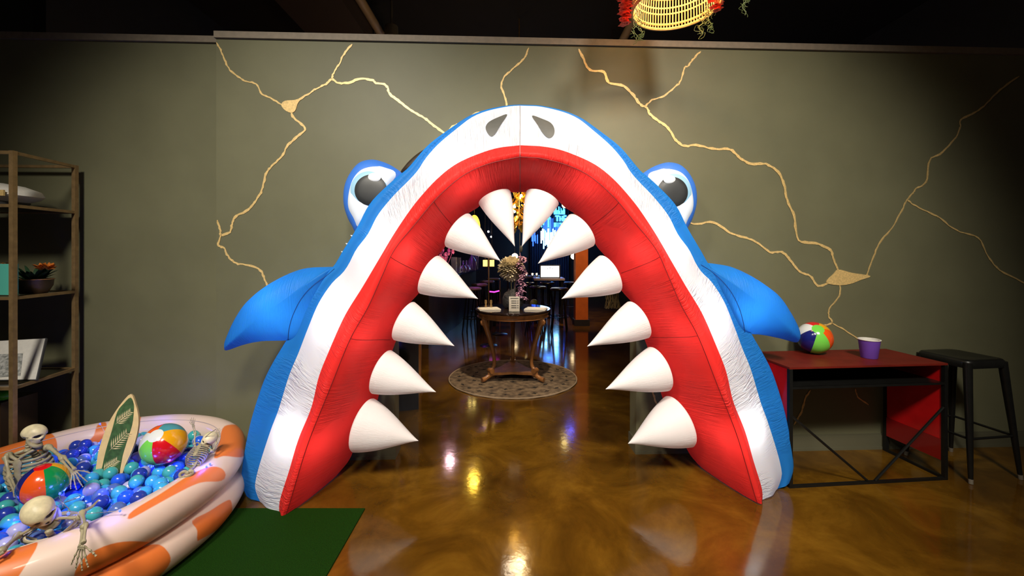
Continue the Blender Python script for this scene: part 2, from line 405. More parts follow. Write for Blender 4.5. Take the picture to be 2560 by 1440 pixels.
curC = [(714,1290),(727,1249),(746,1185),(774,1098),(824,974),(874,851),(920,768),(955,690),(987,623),(1038,560),(1095,492),(1159,438),(1223,409),(1300,392)]
curI = [(850,1174),(872,1145),(895,1100),(938,1000),(972,885),(1020,770),(1062,700),(1104,625),(1130,580),(1168,536),(1198,510),(1240,485),(1300,474)]
NS = 90
def wcurve(P, dep):
    return resample(spl([wplane(x, y, Y0+dep) for x, y in P], 6), NS)
K = {'S': wcurve(curS, .18), 'B': wcurve(curB, .13), 'W': wcurve(curW, .03), 'C': wcurve(curC, .0), 'I': wcurve(curI, .47)}
nrmv = Vector((SU, -CU, 0)); uv_ = Vector((CU, SU, 0))
def mirror(p):
    o = Vector((S0*CU, Y0+S0*SU, 0)); d = p-o; s = d.dot(uv_); return p-uv_*2*s
secs = []
for i in range(NS):
    S, B, W, C, I = (K[k][i].copy() for k in 'SBWCI')
    z0 = (NS-1-i)/(NS-1)
    for q in (S, B, W, C, I): q.z = max(q.z, 0.004)
    MI = (C+I)/2 + (I-S).normalized()*.035; MI.z = max(MI.z, .004)
    off = nrmv*-1
    BM = S.lerp(I, .62) + off*.14; BM.z = max(.004, BM.z)
    BO = S.lerp(I, .20) + off*.14; BO.z = max(.004, BO.z)
    SB = S.lerp(B, .5) + (S-I).normalized()*.018*min(1, (NS-1-i)/22) + nrmv*.012; SB.z = max(.004, SB.z)
    BW = B.lerp(W, .5) + nrmv*.018
    BW.z = max(.004, BW.z)
    secs.append([S, SB, B, BW, W, C, MI, I, BM, BO])
allsec = secs + [[mirror(p) for p in s] for s in secs[-2::-1]]
ND = 5
dense = []
for s in allsec:
    d = spl(s, ND, True)
    for q in d: q.z = max(q.z, .003)
    dense.append(d)
nst = len(dense)
tfr = [.10, .30, .50, .655, .80, .93]
for i in range(nst):
    f = min(i, nst-1-i)/(NS-1)
    for j in range(6*ND, 8*ND+1):
        S_, I_ = allsec[i][0], allsec[i][7]; d_ = min(abs(f-t) for t in tfr)
        w_ = math.cos(PI*(j-7*ND)/(2.2*ND)); dense[i][j] = dense[i][j] + (I_-S_).normalized()*.014*w_*(math.cos(min(1, d_/.07)*PI)*-1)*min(1, f*8)
        dense[i][j].z = max(.003, dense[i][j].z)
# puckers between teeth on the red gum, gathers at the centre seam
nst = len(dense); npt = len(dense[0])
def shark_panel(a, b_, name, m, parent):
    M = MB(); idx = list(range(a, b_+1)); w_ = len(idx); M.uv = []
    for i in range(nst):
        for jj, j in enumerate(idx):
            M.v.append(dense[i][j % npt]); M.at.append(0.0); M.uv.append((i/nst*9.0, jj/w_*(b_-a)/25.0*1.2))
    for i in range(nst-1):
        for j in range(w_-1):
            M.f.append((i*w_+j, (i+1)*w_+j, (i+1)*w_+j+1, i*w_+j+1)); M.m.append(0)
    return M.build(name, m, parent)
shark = thing('inflatable_shark_arch', 'giant blue, white and red inflatable shark mouth archway with white teeth, standing on the floor', 'inflatable arch', (S0, 2.6, 0))
# slots: S0 SB1 B2 BW3 W4 C5 MI6 I7 BM8 BO9
o = shark_panel(4*ND, 7*ND, 'red_gum', m_red, shark); o['label'] = 'red inner mouth panel'
o = shark_panel(2*ND, 4*ND, 'white_lip', m_white, shark); o['label'] = 'white lip band with two nostrils'
o = shark_panel(7*ND, 12*ND, 'blue_back', m_blue, shark); o['label'] = 'blue outer skin'
M = MB(); 
for d in (dense[0], dense[-1]):
    MB().add(d, [tuple(range(len(d)))]).build('foot_base', m_blue, shark)
m_seam = mat('seam_red', srgb(120, 10, 14), .6)
M = MB(); M.tube([d[5*ND]+nrmv*.0005 for d in dense], .0022, 6); M.build('gum_seam', m_seam, shark)
M = MB(); M.tube([dense[NS-1][j] for j in range(2*ND, 7*ND+1)], .0018, 6); M.build('centre_seam', mat('seam_grey', (0.25,0.2,0.2,1), .6), shark)
for fr in (.42, .62, .77):
    for i in (int(fr*NS), nst-1-int(fr*NS)):
        M = MB(); M.tube([dense[i][j]+nrmv*.0002 for j in range(5*ND, 7*ND-2)], .0014, 6); M.build('cross_seam', m_seam, shark)
# fabric surface for laying patches on
allv = [v for d in dense for v in d]; af = []
for i in range(nst-1):
    for j in range(npt):
        l = (j+1) % npt; af.append((i*npt+j, (i+1)*npt+j, (i+1)*npt+l, i*npt+l))
bvh = BVHTree.FromPolygons(allv, af)
def on_surface(px, py, tree, lift):
    o = Vector((0, 0, CH)); d = (pix(px, py, 1.0)-o).normalized(); h = tree.ray_cast(o, d)
    return (h[0]-d*lift) if h[0] is not None else None
def laid_patch(P, tree, name, m, parent, lift=.004, rings=6):
    lp = spl([Vector((x, y, 0)) for x, y in P], 4, True); c = sum(lp, Vector())/len(lp); n = len(lp); M = MB(); vs = []
    for k in range(rings):
        for p in lp:
            q = c+(p-c)*(1-k/rings); vs.append(on_surface(q.x, q.y, tree, lift))
    vs.append(on_surface(c.x, c.y, tree, lift)); fs = []
    for k in range(rings-1):
        for j in range(n):
            l = (j+1) % n; fs.append((k*n+j, k*n+l, (k+1)*n+l, (k+1)*n+j))
    for j in range(n): fs.append(((rings-1)*n+j, (rings-1)*n+(j+1) % n, rings*n))
    if any(v is None for v in vs): print('patch missed', name); return
    return M.add(vs, fs).build(name, m, parent)
laid_patch([(1268,286),(1243,294),(1222,305),(1214,318),(1219,333),(1229,341),(1240,332),(1252,312)], bvh, 'nostril', m_nost, shark)
laid_patch([(1330,289),(1356,297),(1377,307),(1386,322),(1384,338),(1372,345),(1358,334),(1344,312)], bvh, 'nostril', m_nost, shark)

# teeth
def tooth(b0, b1, ap, dep, R=None, tilt=.09):
    p0, p1 = wplane(*b0, Y0+dep), wplane(*b1, Y0+dep); A = wplane(*ap, Y0+dep-.07)
    c = (p0+p1)/2; r = (p1-p0).length/2*1.03; ax = (A-c); Ln = ax.length; ax.normalize()
    M3 = frame(ax, nrmv)   # columns right, fwd=ax, up
    # lathe around ax: local z -> ax
    r_, f_, u_ = M3.col[0], M3.col[1], M3.col[2]
    M3 = Matrix((r_, u_, f_)).transposed()
    prof = [(0, -.10*r), (r*.55, -.09*r), (r*.86, -.06*r), (r*.97, .0), (r*.995, .05*r)]
    for k in range(1, 15):
        t = k/14; prof.append((r*max(.004, (1-t)**1.0*(1+.12*math.sin(PI*t))), .05*r+t*(Ln-.05*r)))
    m = MB(); m.uv = []
    m.lathe(c, prof, 36, mat=M3)
    for i, (rr, zz) in enumerate(prof):
        for k in range(36): m.uv.append((k/36*3, i*.1))
    o = m.build('tooth', m_tooth, shark)
    return c, A
TL = [((1198,510),(1274,476),(1287,616)), ((1113,614),(1174,536),(1251,652)), ((1046,730),(1100,642),(1195,747)), ((984,846),(1035,757),(1136,865)),
      ((928,977),(978,880),(1090,980)), ((880,1119),(935,1004),(1046,1102)),
      ((1318,476),(1395,512),(1305,616)), ((1423,538),(1485,612),(1345,659)), ((1497,642),(1551,727),(1404,747)), ((1572,756),(1620,841),(1468,866)),
      ((1620,874),(1675,968),(1514,973)), ((1666,1000),(1731,1104),(1570,1109))]
for t in TL: 
    c_, A_ = tooth(*t, .30); light('POINT', 'tooth_fill', c_.lerp(A_, .28), .10, (0.96, 0.97, 1.0), .02)  # fill light added inside each tooth to even out its shading

# eyes
def eye(mir):
    f = (lambda p: mirror(p)) if mir else (lambda p: p)
    D = Y0+.34
    def W_(P, d): return [f(wplane(p.x, p.y, D+d)) for p in spl([Vector((x, y, 0)) for x, y in P], 5, True)]
    pod = [(1010,440),(985,418),(955,404),(926,399),(896,408),(873,436),(860,470),(859,510),(868,542),(880,565),(894,584),(925,560),(960,500),(995,462)]
    o = MB().pillow(W_(pod, 0), nrmv, .085, .11, K=9).build('eye_pod', m_eyeblue, shark)
    wh = [(990,437),(962,419),(928,414),(900,423),(879,450),(869,490),(870,520),(882,545),(898,568),(930,545),(960,495)]
    e = MB().pillow(W_(wh, -.052), nrmv, .043, .01, K=8).build('eye_white', m_eyewhite, shark)
    def ell(cx, cy, rx, ry, rot=0, n=16):
        return [(cx+rx*math.cos(a)*math.cos(rot)-ry*math.sin(a)*math.sin(rot), cy+rx*math.cos(a)*math.sin(rot)+ry*math.sin(a)*math.cos(rot)) for a in [2*PI*i/n for i in range(n)]]
    MB().pillow(W_(ell(922, 474, 46, 46), -.082), nrmv, .018, .01, K=6).build('ring', m_eyering, e)
    MB().pillow(W_(ell(926, 475, 41, 39), -.093), nrmv, .013, .01, K=6).build('iris', m_iris, e)
    MB().pillow(W_(ell(936, 443, 16, 10.5, .1), -.103), nrmv, .008, .01, K=4).build('highlight', m_spot, e)
eye(False); eye(True)

# pectoral fins
def fin(P, dep, T, nm='fin', c=None):
    lp = [wplane(p.x, p.y, Y0+dep) for p in spl([Vector((x, y, 0)) for x, y in P], 5, True)]
    # let the tip sweep back towards the wall a little
    m = MB(); m.pillow(lp, nrmv, T, T*.9, K=9, pw=.62); m.uv = [(v.x*3, v.z*1.0) for v in m.v]
    return m.build(nm, m_blue, shark)
FINS = [fin([(850,664),(831,667),(769,670),(723,684),(668,713),(622,750),(590,796),(567,846),(561,868),(567,876),(609,862),(655,853),(719,851),(765,845),(800,760)], .20, .13),
  fin([(1745,662),(1753,657),(1790,660),(1836,670),(1895,700),(1941,736),(1973,782),(1994,823),(1998,846),(1990,856),(1950,846),(1904,837),(1862,834),(1830,828),(1790,750)], .20, .13)]
for px_ in (700, 1860): light('POINT', 'fin_fill', wplane(px_, 765, Y0+.20), 1.6, (0.93, 0.97, 1.0), .03)  # fill lights added inside the fins to brighten the blue
def laid_line(P, trees, name, m, r=.002):
    pts = []
    for p in spl([Vector((x, y, 0)) for x, y in P], 6):
        h = [on_surface(p.x, p.y, t, .0008) for t in trees]; h = [q for q in h if q is not None]
        if h: pts.append(min(h, key=lambda q: q.y))
    M = MB(); M.tube(pts, r, 6); M.build(name, m, shark)
def tree_of(o):
    me = o.data; off = OFF['inflatable_shark_arch']; return BVHTree.FromPolygons([v.co+off for v in me.vertices], [tuple(p.vertices) for p in me.polygons])
m_sb = mat('seam_blue', srgb(14, 62, 130), .6)
ft = [tree_of(f_) for f_ in FINS]
laid_line([(836,672),(815,690),(792,706),(769,727),(750,752),(737,777),(728,800),(722,826),(720,850)], [bvh]+ft, 'fin_seam', m_sb)
laid_line([(1753,662),(1775,676),(1800,697),(1822,722),(1838,748),(1850,776),(1858,805),(1862,830)], [bvh]+ft, 'fin_seam', m_sb)
# little white gill spikes behind the fins
for P in ([(848,655)],): pass
for (x, y) in ((884,592),(872,612),(861,632),(1708,599),(1722,622),(1733,640)):
    c = wplane(x, y, Y0+.27); out = (c-Vector((S0, c.y, 1.0))); out.y = 0; out.normalize()
    MB().tube([c-out*.03, c, c+out*.022], [.014, .010, .001], 8).build('gill_spike', m_spot, shark)
# dark round piece at the back of the arch
lp = [wplane(p.x, p.y, Y0+.5) for p in spl([Vector((x, y, 0)) for x, y in [(1002,434),(1014,412),(1034,392),(1056,376),(1080,364),(1100,372),(1075,410),(1040,440)]], 4, True)]
o = MB().pillow(lp, nrmv, .05, .05, K=5).build('dark_back_piece', mat('back_piece_dark', (0.03, 0.018, 0.010, 1), .6), shark)
# lamps sewn inside the arch
for fr in (.16, .42, .62, .84):
    for i in (int(fr*NS), nst-1-int(fr*NS)):
        d = dense[i]; c = (sum(d, Vector())/len(d)).lerp(d[4*ND], .42)
        l = light('POINT', 'arch_led', c, 2.1, (0.93, 0.97, 1.0), .03)

# ================================================================ BEACH BALLS
def beach_ball(c, r, axis, cols, label, cap, spin=0, squash=1):
    a = Vector(axis).normalized(); t = Vector((0,0,1)) if abs(a.z) < .9 else Vector((0,1,0))
    x = t.cross(a).normalized(); y = a.cross(x); M3 = Matrix((x, y, a)).transposed()
    n = 6*8; kk = 28; mats = [mat('ball_vinyl', k_, .18, coat=.6, bump=.06, bscale=12) for k_ in cols+[cap]]
    m = MB(); c = Vector(c)
    def P(i, j):
        p = -PI/2+PI*i/kk; q = 2*PI*j/n+spin; rr = r*(1-.012*abs(math.cos(3*(q-spin)))*math.cos(p))
        return c + M3 @ Vector((rr*math.cos(p)*math.cos(q), rr*math.cos(p)*math.sin(q), rr*math.sin(p)))
    vs = [P(0,0)]+[P(i, j) for i in range(1, kk) for j in range(n)]+[P(kk, 0)]
    m.v = vs; m.at = [0.0]*len(vs); L = len(vs)-1
    for j in range(n):
        l = (j+1) % n; g = (j//8) % len(cols)
        m.f.append((0, 1+l, 1+j)); m.m.append(len(cols))
        for i in range(kk-2):
            m.f.append((1+i*n+j, 1+i*n+l, 1+(i+1)*n+l, 1+(i+1)*n+j)); m.m.append(len(cols) if i < 2 or i > kk-5 else g)
        m.f.append((1+(kk-2)*n+j, 1+(kk-2)*n+l, L)); m.m.append(len(cols))
    o = m.build('beach_ball', mats, origin=c); tag(o, label, 'beach ball')
    return o
WHT = (0.75, 0.78, 0.78, 1); RED = srgb(215, 20, 30); ORG = srgb(240, 90, 25); YEL = srgb(235, 165, 20); TEAL = srgb(70, 150, 165); LIM = srgb(120, 215, 80); GRN = srgb(20, 140, 70); NAV = (0.012, 0.015, 0.16, 1)

# ================================================================ POOL
PC = Vector((-2.215, 2.085, 0)); PA, PB, PE = .642, .707, 2.12; TR = .084
def sup(u, a, b_, e=PE):
    c, s = math.cos(u), math.sin(u)
    return Vector((math.copysign(abs(c)**(2/e), c)*a, math.copysign(abs(s)**(2/e), s)*b_, 0))
def inpoly(P, x, y):
    r = False; j = len(P)-1
    for i in range(len(P)):
        if (P[i][1] > y) != (P[j][1] > y) and x < (P[j][0]-P[i][0])*(y-P[i][1])/(P[j][1]-P[i][1])+P[i][0]: r = not r
        j = i
    return r
def sdist(P, x, y):
    d = 1e9; j = len(P)-1
    for i in range(len(P)):
        ax, ay = P[j]; bx, by = P[i]; vx, vy = bx-ax, by-ay; t = max(0, min(1, ((x-ax)*vx+(y-ay)*vy)/(vx*vx+vy*vy+1e-9)))
        d = min(d, math.hypot(x-ax-vx*t, y-ay-vy*t)); j = i
    return d if inpoly(P, x, y) else -d
def sm(P, n=4): return [(p.x, p.y) for p in spl([Vector((x, y, 0)) for x, y in P], n, True)]
blobs_up = [sm([(244,1062),(266,1058),(262,1110),(240,1165),(150,1155),(150,1130),(190,1117),(230,1095)]),
            sm([(330,1278),(400,1235),(470,1190),(520,1168),(552,1170),(565,1188),(552,1203),(500,1207),(440,1235),(380,1268),(320,1300)]),
            sm([(560,1066),(600,1064),(616,1090),(612,1140),(560,1140),(535,1145),(548,1105)]),
            sm([(-60,1115),(0,1110),(70,1085),(125,1082),(143,1110),(135,1150),(110,1170),(60,1165),(-60,1200)]),
            sm([(345,1036),(353,1040),(340,1090),(330,1130),(320,1130),(318,1080)]),
            sm([(-60,1372),(60,1356),(95,1358),(60,1420),(20,1470),(-60,1500)]),
            sm([(185,1440),(205,1400),(245,1372),(300,1355),(360,1354),(395,1364),(345,1384),(300,1400),(230,1436),(200,1470)])]
blobs_lo = [sm([(480,1302),(520,1280),(560,1255),(578,1252),(578,1290),(550,1320),(500,1350),(492,1350),(493,1325)]),
            sm([(185,1480),(205,1432),(260,1400),(345,1370),(400,1362),(428,1400),(400,1440),(360,1480)])]
m_pool = mat('pool_vinyl', (0.82, 0.63, 0.53, 1), .42, noise=.06, nscale=3, sd=((0.78, 0.19, 0.035, 1), 1.5), bump=.08, bscale=9, coat=.15)
pool = thing('inflatable_pool', 'round inflatable paddling pool with orange blobs, filled with blue and teal balls', 'paddling pool', (PC.x, PC.y, 0))
def ring(zc, rz, name, blobs, dr=0.0, seedph=0):
    m = MB(); NU, NV = 240, 40; at = []; vs = []
    for i in range(NU):
        u = 2*PI*i/NU; base = sup(u, PA+dr, PB+dr); base2 = sup(u+.01, PA+dr, PB+dr); t = (base2-base).normalized(); nn = Vector((t.y, -t.x, 0))
        for j in range(NV):
            v = 2*PI*j/NV
            wv = 1+.012*math.sin(9*u+seedph)+.010*math.sin(17*u)*math.cos(v)
            p = PC + base + nn*math.cos(v)*TR*wv + Vector((0, 0, zc+math.sin(v)*rz*wv)); p.z = max(.002, p.z); vs.append(p)
            px = HX+p.x*F/p.y; py = HY+(CH-p.z)*F/p.y
            nrm = nn*math.cos(v)+Vector((0,0,math.sin(v))); facing = nrm.dot(Vector((0,0,CH))-p) > -.05
            if facing and px > -60: d = max(sdist(B_, px, py) for B_ in blobs)
            else: d = (math.sin(3*u+seedph+.8*math.sin(v))-.45)*30
            at.append(d if abs(d) > 1e-4 else 1e-4)
    fs = [(i*NV+j, ((i+1) % NU)*NV+j, ((i+1) % NU)*NV+(j+1) % NV, i*NV+(j+1) % NV) for i in range(NU) for j in range(NV)]
    return m.add(vs, fs, 0, at).build(name, m_pool, pool)
ring(.097, .097, 'lower_ring', blobs_lo, .004, 1.0)
ring(.273, .093, 'upper_ring', blobs_up, 0, 0)
m = MB(); vs = [PC+sup(2*PI*i/60, PA, PB)+Vector((0,0,.012)) for i in range(60)]; m.add(vs, [tuple(range(60))]).build('pool_floor', m_pool, pool)
m_seamp = mat('vinyl_seam', (0.55, 0.45, 0.42, 1), .5)
m = MB(); m.tube([PC+sup(2*PI*i/120, PA-.045, PB-.045)+Vector((0,0,.352)) for i in range(120)], .0025, 6, closed=True); m.build('weld_seam', m_seamp, pool)

# balls dropped into the pool
BR = .0315; LEVEL = .312
rng = np.random.RandomState(3); pts = np.zeros((0, 3))
solids = [(-2.28, 1.98, .20, .16)]
def drop_h(x, y):
    if len(pts) == 0: return BR+.014
    d2 = (pts[:, 0]-x)**2+(pts[:, 1]-y)**2; k = d2 < 4*BR*BR
    if not k.any(): return BR+.014
    return max(BR+.014, float((pts[k, 2]+np.sqrt(4*BR*BR-d2[k])).max()))
def inside(x, y, z):
    g = TR*math.sqrt(max(0, 1-min(1, abs(min(abs(z-.097), abs(z-.273)))/.097)**2))
    a = PA-g-BR-.004; b_ = PB-g-BR
    return (abs(x-PC.x)/a)**PE+(abs(y-PC.y)/b_)**PE <= 1
tries = 0; fail = 0
while fail < 60 and tries < 2600:
    tries += 1
    best = None
    for _ in range(4):
        a = rng.uniform(0, 2*PI); rr = math.sqrt(rng.uniform(0, 1)); s_ = sup(a, PA*rr, PB*rr); x, y = PC.x+s_.x*.80, PC.y+s_.y*.80
        h = drop_h(x, y); st = .03
        for it in range(14):
            moved = False
            for q in range(6):
                x2 = x+st*math.cos(q*PI/3+it); y2 = y+st*math.sin(q*PI/3+it)
                h2 = drop_h(x2, y2)
                if h2 < h-1e-4 and inside(x2, y2, h2): x, y, h, moved = x2, y2, h2, True
            if not moved: st *= .6
        if inside(x, y, h) and (best is None or h < best[2]): best = (x, y, h)
    if best is None or best[2] > LEVEL: fail += 1; continue
    pts = np.vstack([pts, best])
print('pit balls', len(pts))
pts = pts[np.argsort(-pts[:, 2])]
def project(p): return HX+p[0]*F/p[1], HY+(CH-p[2])*F/p[1]
cand = []; under = []
for p in pts:
    px, py = project(p); dens = (((pts[:, 0]-p[0])**2+(pts[:, 1]-p[1])**2 < (1.1*BR)**2) & (pts[:, 2] > p[2]+.8*BR)).any()
    (cand if (not dens and p[2] > .17) else under).append(p)
print('top', len(cand), 'under', len(under))
if len(cand) > 300: under += cand[300:]; cand = cand[:300]
def vinyl(name, c, sp=.25): return mat(name, c, .22, coat=.3, sss=.25)
bm_cols = [('navy blue', (0.022, 0.05, 0.36, 1)), ('bright blue', (0.02, 0.12, 0.75, 1)), ('teal', (0.06, 0.42, 0.42, 1)), ('sky blue', (0.05, 0.42, 0.78, 1)), ('pale lilac', (0.50, 0.50, 0.78, 1)), ('denim blue', (0.09, 0.16, 0.42, 1))]
BM = [vinyl('pit_ball', c) for n_, c in bm_cols]
protos = []
for (cn, c), mm in zip(bm_cols, BM):
    m = MB(); m.sphere((0, 0, 0), BR, 20, 12)
    o = m.build('pit_ball', mm, origin=(0, 0, 0)); protos.append([o, False])
def lerp_rng(): return rng.choice([0, 1, 2, 3, 4, 5], p=[.13, .17, .23, .17, .20, .10])
LM = [('the toy surfboard', pix(275, 1175, 2.2)), ('the white-capped beach ball', pix(410, 1140, 2.27)), ('the red-capped beach ball', pix(112, 1230, 1.93)),
      ('the small reclining skeleton', pix(480, 1180, 2.07)), ('the seated skeleton right hand', pix(195, 1190, 1.93)), ('the slumped skeleton skull', pix(97, 1290, 1.56)),
      ('the middle of the near rim', pix(330, 1290, 1.68)), ('the orange tear on the rim', pix(480, 1215, 1.95))]
ORD = ['nearest', 'second', 'third', 'fourth', 'fifth', 'sixth', 'seventh', 'eighth', 'ninth', 'tenth', 'eleventh', 'twelfth', 'thirteenth', 'fourteenth', 'fifteenth', 'sixteenth', 'seventeenth', 'eighteenth']
placed = []
for p in cand:
    k = int(lerp_rng()); o, used = protos[k]
    if used:
        o = o.copy(); COL.objects.link(o)
    protos[k][1] = True; o.location = p; p = Vector(p)
    nm, q = min(LM, key=lambda l: (l[1]-p).length); d = p-q
    side = ('right of' if d.x > 0 else 'left of') if abs(d.x) > abs(d.y) else ('behind' if d.y > 0 else 'in front of')
    placed.append((k, nm, side, d.length, o))
placed.sort(key=lambda t: t[:4]); prev = None
for k, nm, side, d, o in placed:
    r = r+1 if prev == (k, nm, side) else 0; prev = (k, nm, side)
    tag(o, '%s ball %s %s, %s of its colour' % (bm_cols[k][0], side, nm, ORD[min(r, 17)]+('' if r == 0 else ' nearest')), 'ball', 'balls in the paddling pool')
m = MB()
for p in under: m.sphere(p, BR, 12, 8, mi=int(lerp_rng()))
tag(m.build('pit_ball_layer', BM), 'lower layer of blue and teal plastic balls under the top ones in the pool', 'balls', kind='stuff')
TOPZ = .315

# ================================================================ things in the pool
beach_ball(pix(410, 1110, 2.25), .104, (.10, -.66, .74), [LIM, RED, YEL, TEAL, ORG, WHT], 'beach ball with red, yellow and teal panels and white cap beside the toy surfboard', WHT, spin=math.radians(215))
beach_ball(pix(110, 1210, 1.90), .087, (.05, -.10, .99), [ORG, GRN, YEL, WHT, NAV, NAV], 'beach ball with orange, green and navy panels lying in front of the seated skeleton', RED, spin=math.radians(262))

# surfboard
def surf():
    ca = lambda P: [(p.x, p.y) for p in P]
    up = [(327,985),(338,1008),(345,1036),(346,1062),(340,1095),(329,1128),(312,1165),(296,1205),(262,1205),(240,1190),(242,1155),(247,1125),(256,1095),(268,1064),(285,1034),(305,1006)]
    base = flo(270, 1190, .30); base.y = 2.20
    n = Vector((.22, -.95, .30)).normalized()
    p0 = pix(285, 1100, 2.24)
    def hit(x, y, lift=0):
        o = Vector((0,0,CH)); d = pix(x, y, 1)-o; t = ((p0+n*lift)-o).dot(n)/d.dot(n); return o+d*t
    T = thing('toy_surfboard', 'wooden toy surfboard with a green palm-leaf stripe standing upright in the ball pool', 'surfboard', hit(268, 1190))
    m = MB(); m.slab([hit(x, y) for x, y in sm(up, 3)], n, .014); m.build('board', mat('surf_wood', (0.74, 0.55, 0.27, 1), .45, noise=.12, nscale=30), T)
    gp = [(326,994),(334,1010),(334,1030),(330,1062),(318,1100),(306,1140),(290,1205),(250,1200),(256,1165),(265,1125),(280,1075),(293,1030),(310,1008)]
    m = MB(); m.slab([hit(x, y, .0022) for x, y in sm(gp, 3)], n, .002); g = m.build('green_stripe', mat('surf_green', (0.045, 0.12, 0.035, 1), .5, noise=.45, nscale=40), T)
    ml = mat('palm_print', (0.72, 0.58, 0.32, 1), .5)
    for (x0, y0, x1, y1, w_) in ((287,1062,330,1026,22),(272,1128,322,1078,28),(255,1178,296,1148,22)):
        m = MB(); a = Vector((x0, y0, 0)); c = Vector((x1, y1, 0)); t = (c-a); L = t.length; t.normalize(); q = Vector((-t.y, t.x, 0))
        def leaf(p, e, wd):
            d = (e-p).normalized(); s_ = Vector((-d.y, d.x, 0))*wd; mm_ = p.lerp(e, .45)
            m.slab([hit(v.x, v.y, .0036) for v in (p, mm_+s_, e, mm_-s_)], n, .0012)
        leaf(a, c, 1.0)
        for k in range(8):
            f = .12+k*.105; s0 = a+t*L*f; ln = w_*(.9-.45*f)
            for sg in (1, -1): leaf(s0, s0+(t*.85+q*sg*.8).normalized()*ln, 1.3)
        m.build('palm_leaf', ml, T, smooth=False)
surf()

# ---------------------------------------------------------------- skeletons
def skull(c, fwd, up, s, parent):
    M3 = frame(fwd, up); M3 = Matrix((M3.col[0], -M3.col[1], M3.col[2])).transposed() if False else M3
    m = MB(); n, k = 112, 84; vs = []; at = []
    for i in range(k+1):
        p = -PI/2+PI*i/k
        for j in range(n):
            q = 2*PI*j/n; d = Vector((math.cos(p)*math.cos(q), math.cos(p)*math.sin(q), math.sin(p)))   # y forward
            x, y, z = d.x*.070, d.y*.088, d.z*.074
            if y < 0: x *= 1+.10*min(1, -d.y)                          # wide back of the cranium
            if y > 0 and z < .02:                                       # narrow face with cheek bones
                g = min(1, (.02-z)/.09)*min(1, d.y*1.6); x *= 1-.30*g; y *= 1+.02*g; z -= .026*g
            if y < 0 and z < 0: z *= .72
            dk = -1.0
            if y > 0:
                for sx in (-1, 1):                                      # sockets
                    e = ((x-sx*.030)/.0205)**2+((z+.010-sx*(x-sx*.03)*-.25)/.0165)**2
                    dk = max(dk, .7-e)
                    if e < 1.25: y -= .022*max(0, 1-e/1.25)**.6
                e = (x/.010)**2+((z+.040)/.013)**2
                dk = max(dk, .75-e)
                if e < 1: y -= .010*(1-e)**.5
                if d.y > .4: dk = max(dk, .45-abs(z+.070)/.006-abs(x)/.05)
                e = ((abs(x)-.053)/.012)**2+((z+.030)/.020)**2
                if e < 1: x *= 1+.10*(1-e)
            if abs(d.y) < .35 and -.06 < z < -.02: x *= .88
            vs.append(Vector(c)+M3 @ (Vector((x, y, z))*s)); at.append(dk or .001)
    fs = [(i*n+j, i*n+(j+1) % n, (i+1)*n+(j+1) % n, (i+1)*n+j) for i in range(k) for j in range(n)]
    m.add(vs, fs, 0, at); o = m.build('skull', m_bone, parent, weld=True)
    m = MB(); P = [(-.046,.005,-.038),(-.046,.012,-.070),(-.034,.038,-.096),(-.017,.062,-.108),(0,.067,-.110),(.017,.062,-.108),(.034,.038,-.096),(.046,.012,-.070),(.046,.005,-.038)]
    m.tube([Vector(c)+M3 @ ((Vector(p)+Vector((0, .004, .016)))*s) for p in spl(P, 3)], [(.010+.005*math.sin(PI*i/24))*s for i in range(25)], 10, flat=1.2)
    m.build('jaw', m_bone, o)
    return o
def bone(m, a, b_, r, knob=1.6):
    a, b_ = Vector(a), Vector(b_); d = b_-a
    m.tube([a-d*.01, a, a+d*.07, a+d*.2, a+d*.5, a+d*.8, a+d*.93, b_, b_+d*.01], [r*.6, r*knob, r*knob, r, r*.85, r, r*knob, r*knob, r*.6], 8)
def hand(w_, d, nrm, s, parent, curl=.5, spread=.26):
    s = s*.66; d = Vector(d).normalized(); nrm = Vector(nrm); side = d.cross(nrm).normalized(); nrm = side.cross(d).normalized(); m = MB()
    w_ = Vector(w_)
    for k in range(6): m.sphere(w_+d*(.008+.009*(k//3))*s+side*((k % 3)-1)*.011*s, .0075*s, 8, 6)
    for f in range(4):
        a = (f-1.5)*spread*.8; df = (d*math.cos(a)+side*math.sin(a)).normalized(); p = w_+d*.018*s+side*(f-1.5)*.009*s
        lens = [.050, .032, .022, .017]; sc = [.92, 1.04, 1.0, .82][f]; dd = df.copy()
        for q, L in enumerate(lens):
            e = p+dd*L*s*sc; bone(m, p, e, .0042*s*(1-.1*q), 1.5); p = e
            dd = (dd*math.cos(curl*.55)-nrm*math.sin(curl*.55)).normalized()
    p = w_+d*.010*s+side*-.018*s; dd = (d*.62-side*.75-nrm*.15).normalized()
    for q, L in enumerate((.036, .026, .020)):
        e = p+dd*L*s; bone(m, p, e, .0044*s, 1.5); p = e; dd = (dd+d*.28-nrm*.12).normalized()
    return m.build('hand', m_bone, parent)
def arm(sh, el, wr, hd, hn, s, parent, curl=.5):
    sh, el, wr = Vector(sh), Vector(el), Vector(wr); m = MB()
    bone(m, sh, el, .0085*s, 1.65); a = m.build('arm', m_bone, parent)
    m = MB(); ax = (wr-el).normalized(); sd = ax.cross(Vector((0,-1,.2))).normalized()*.010*s
    for sg in (1, -1): bone(m, el+sd*sg*.9, wr+sd*sg*.8, .0052*s, 1.6)
    m.sphere(el, .013*s, 10, 8); m.build('forearm', m_bone, a)
    hand(wr, hd, hn, s, a, curl); return a
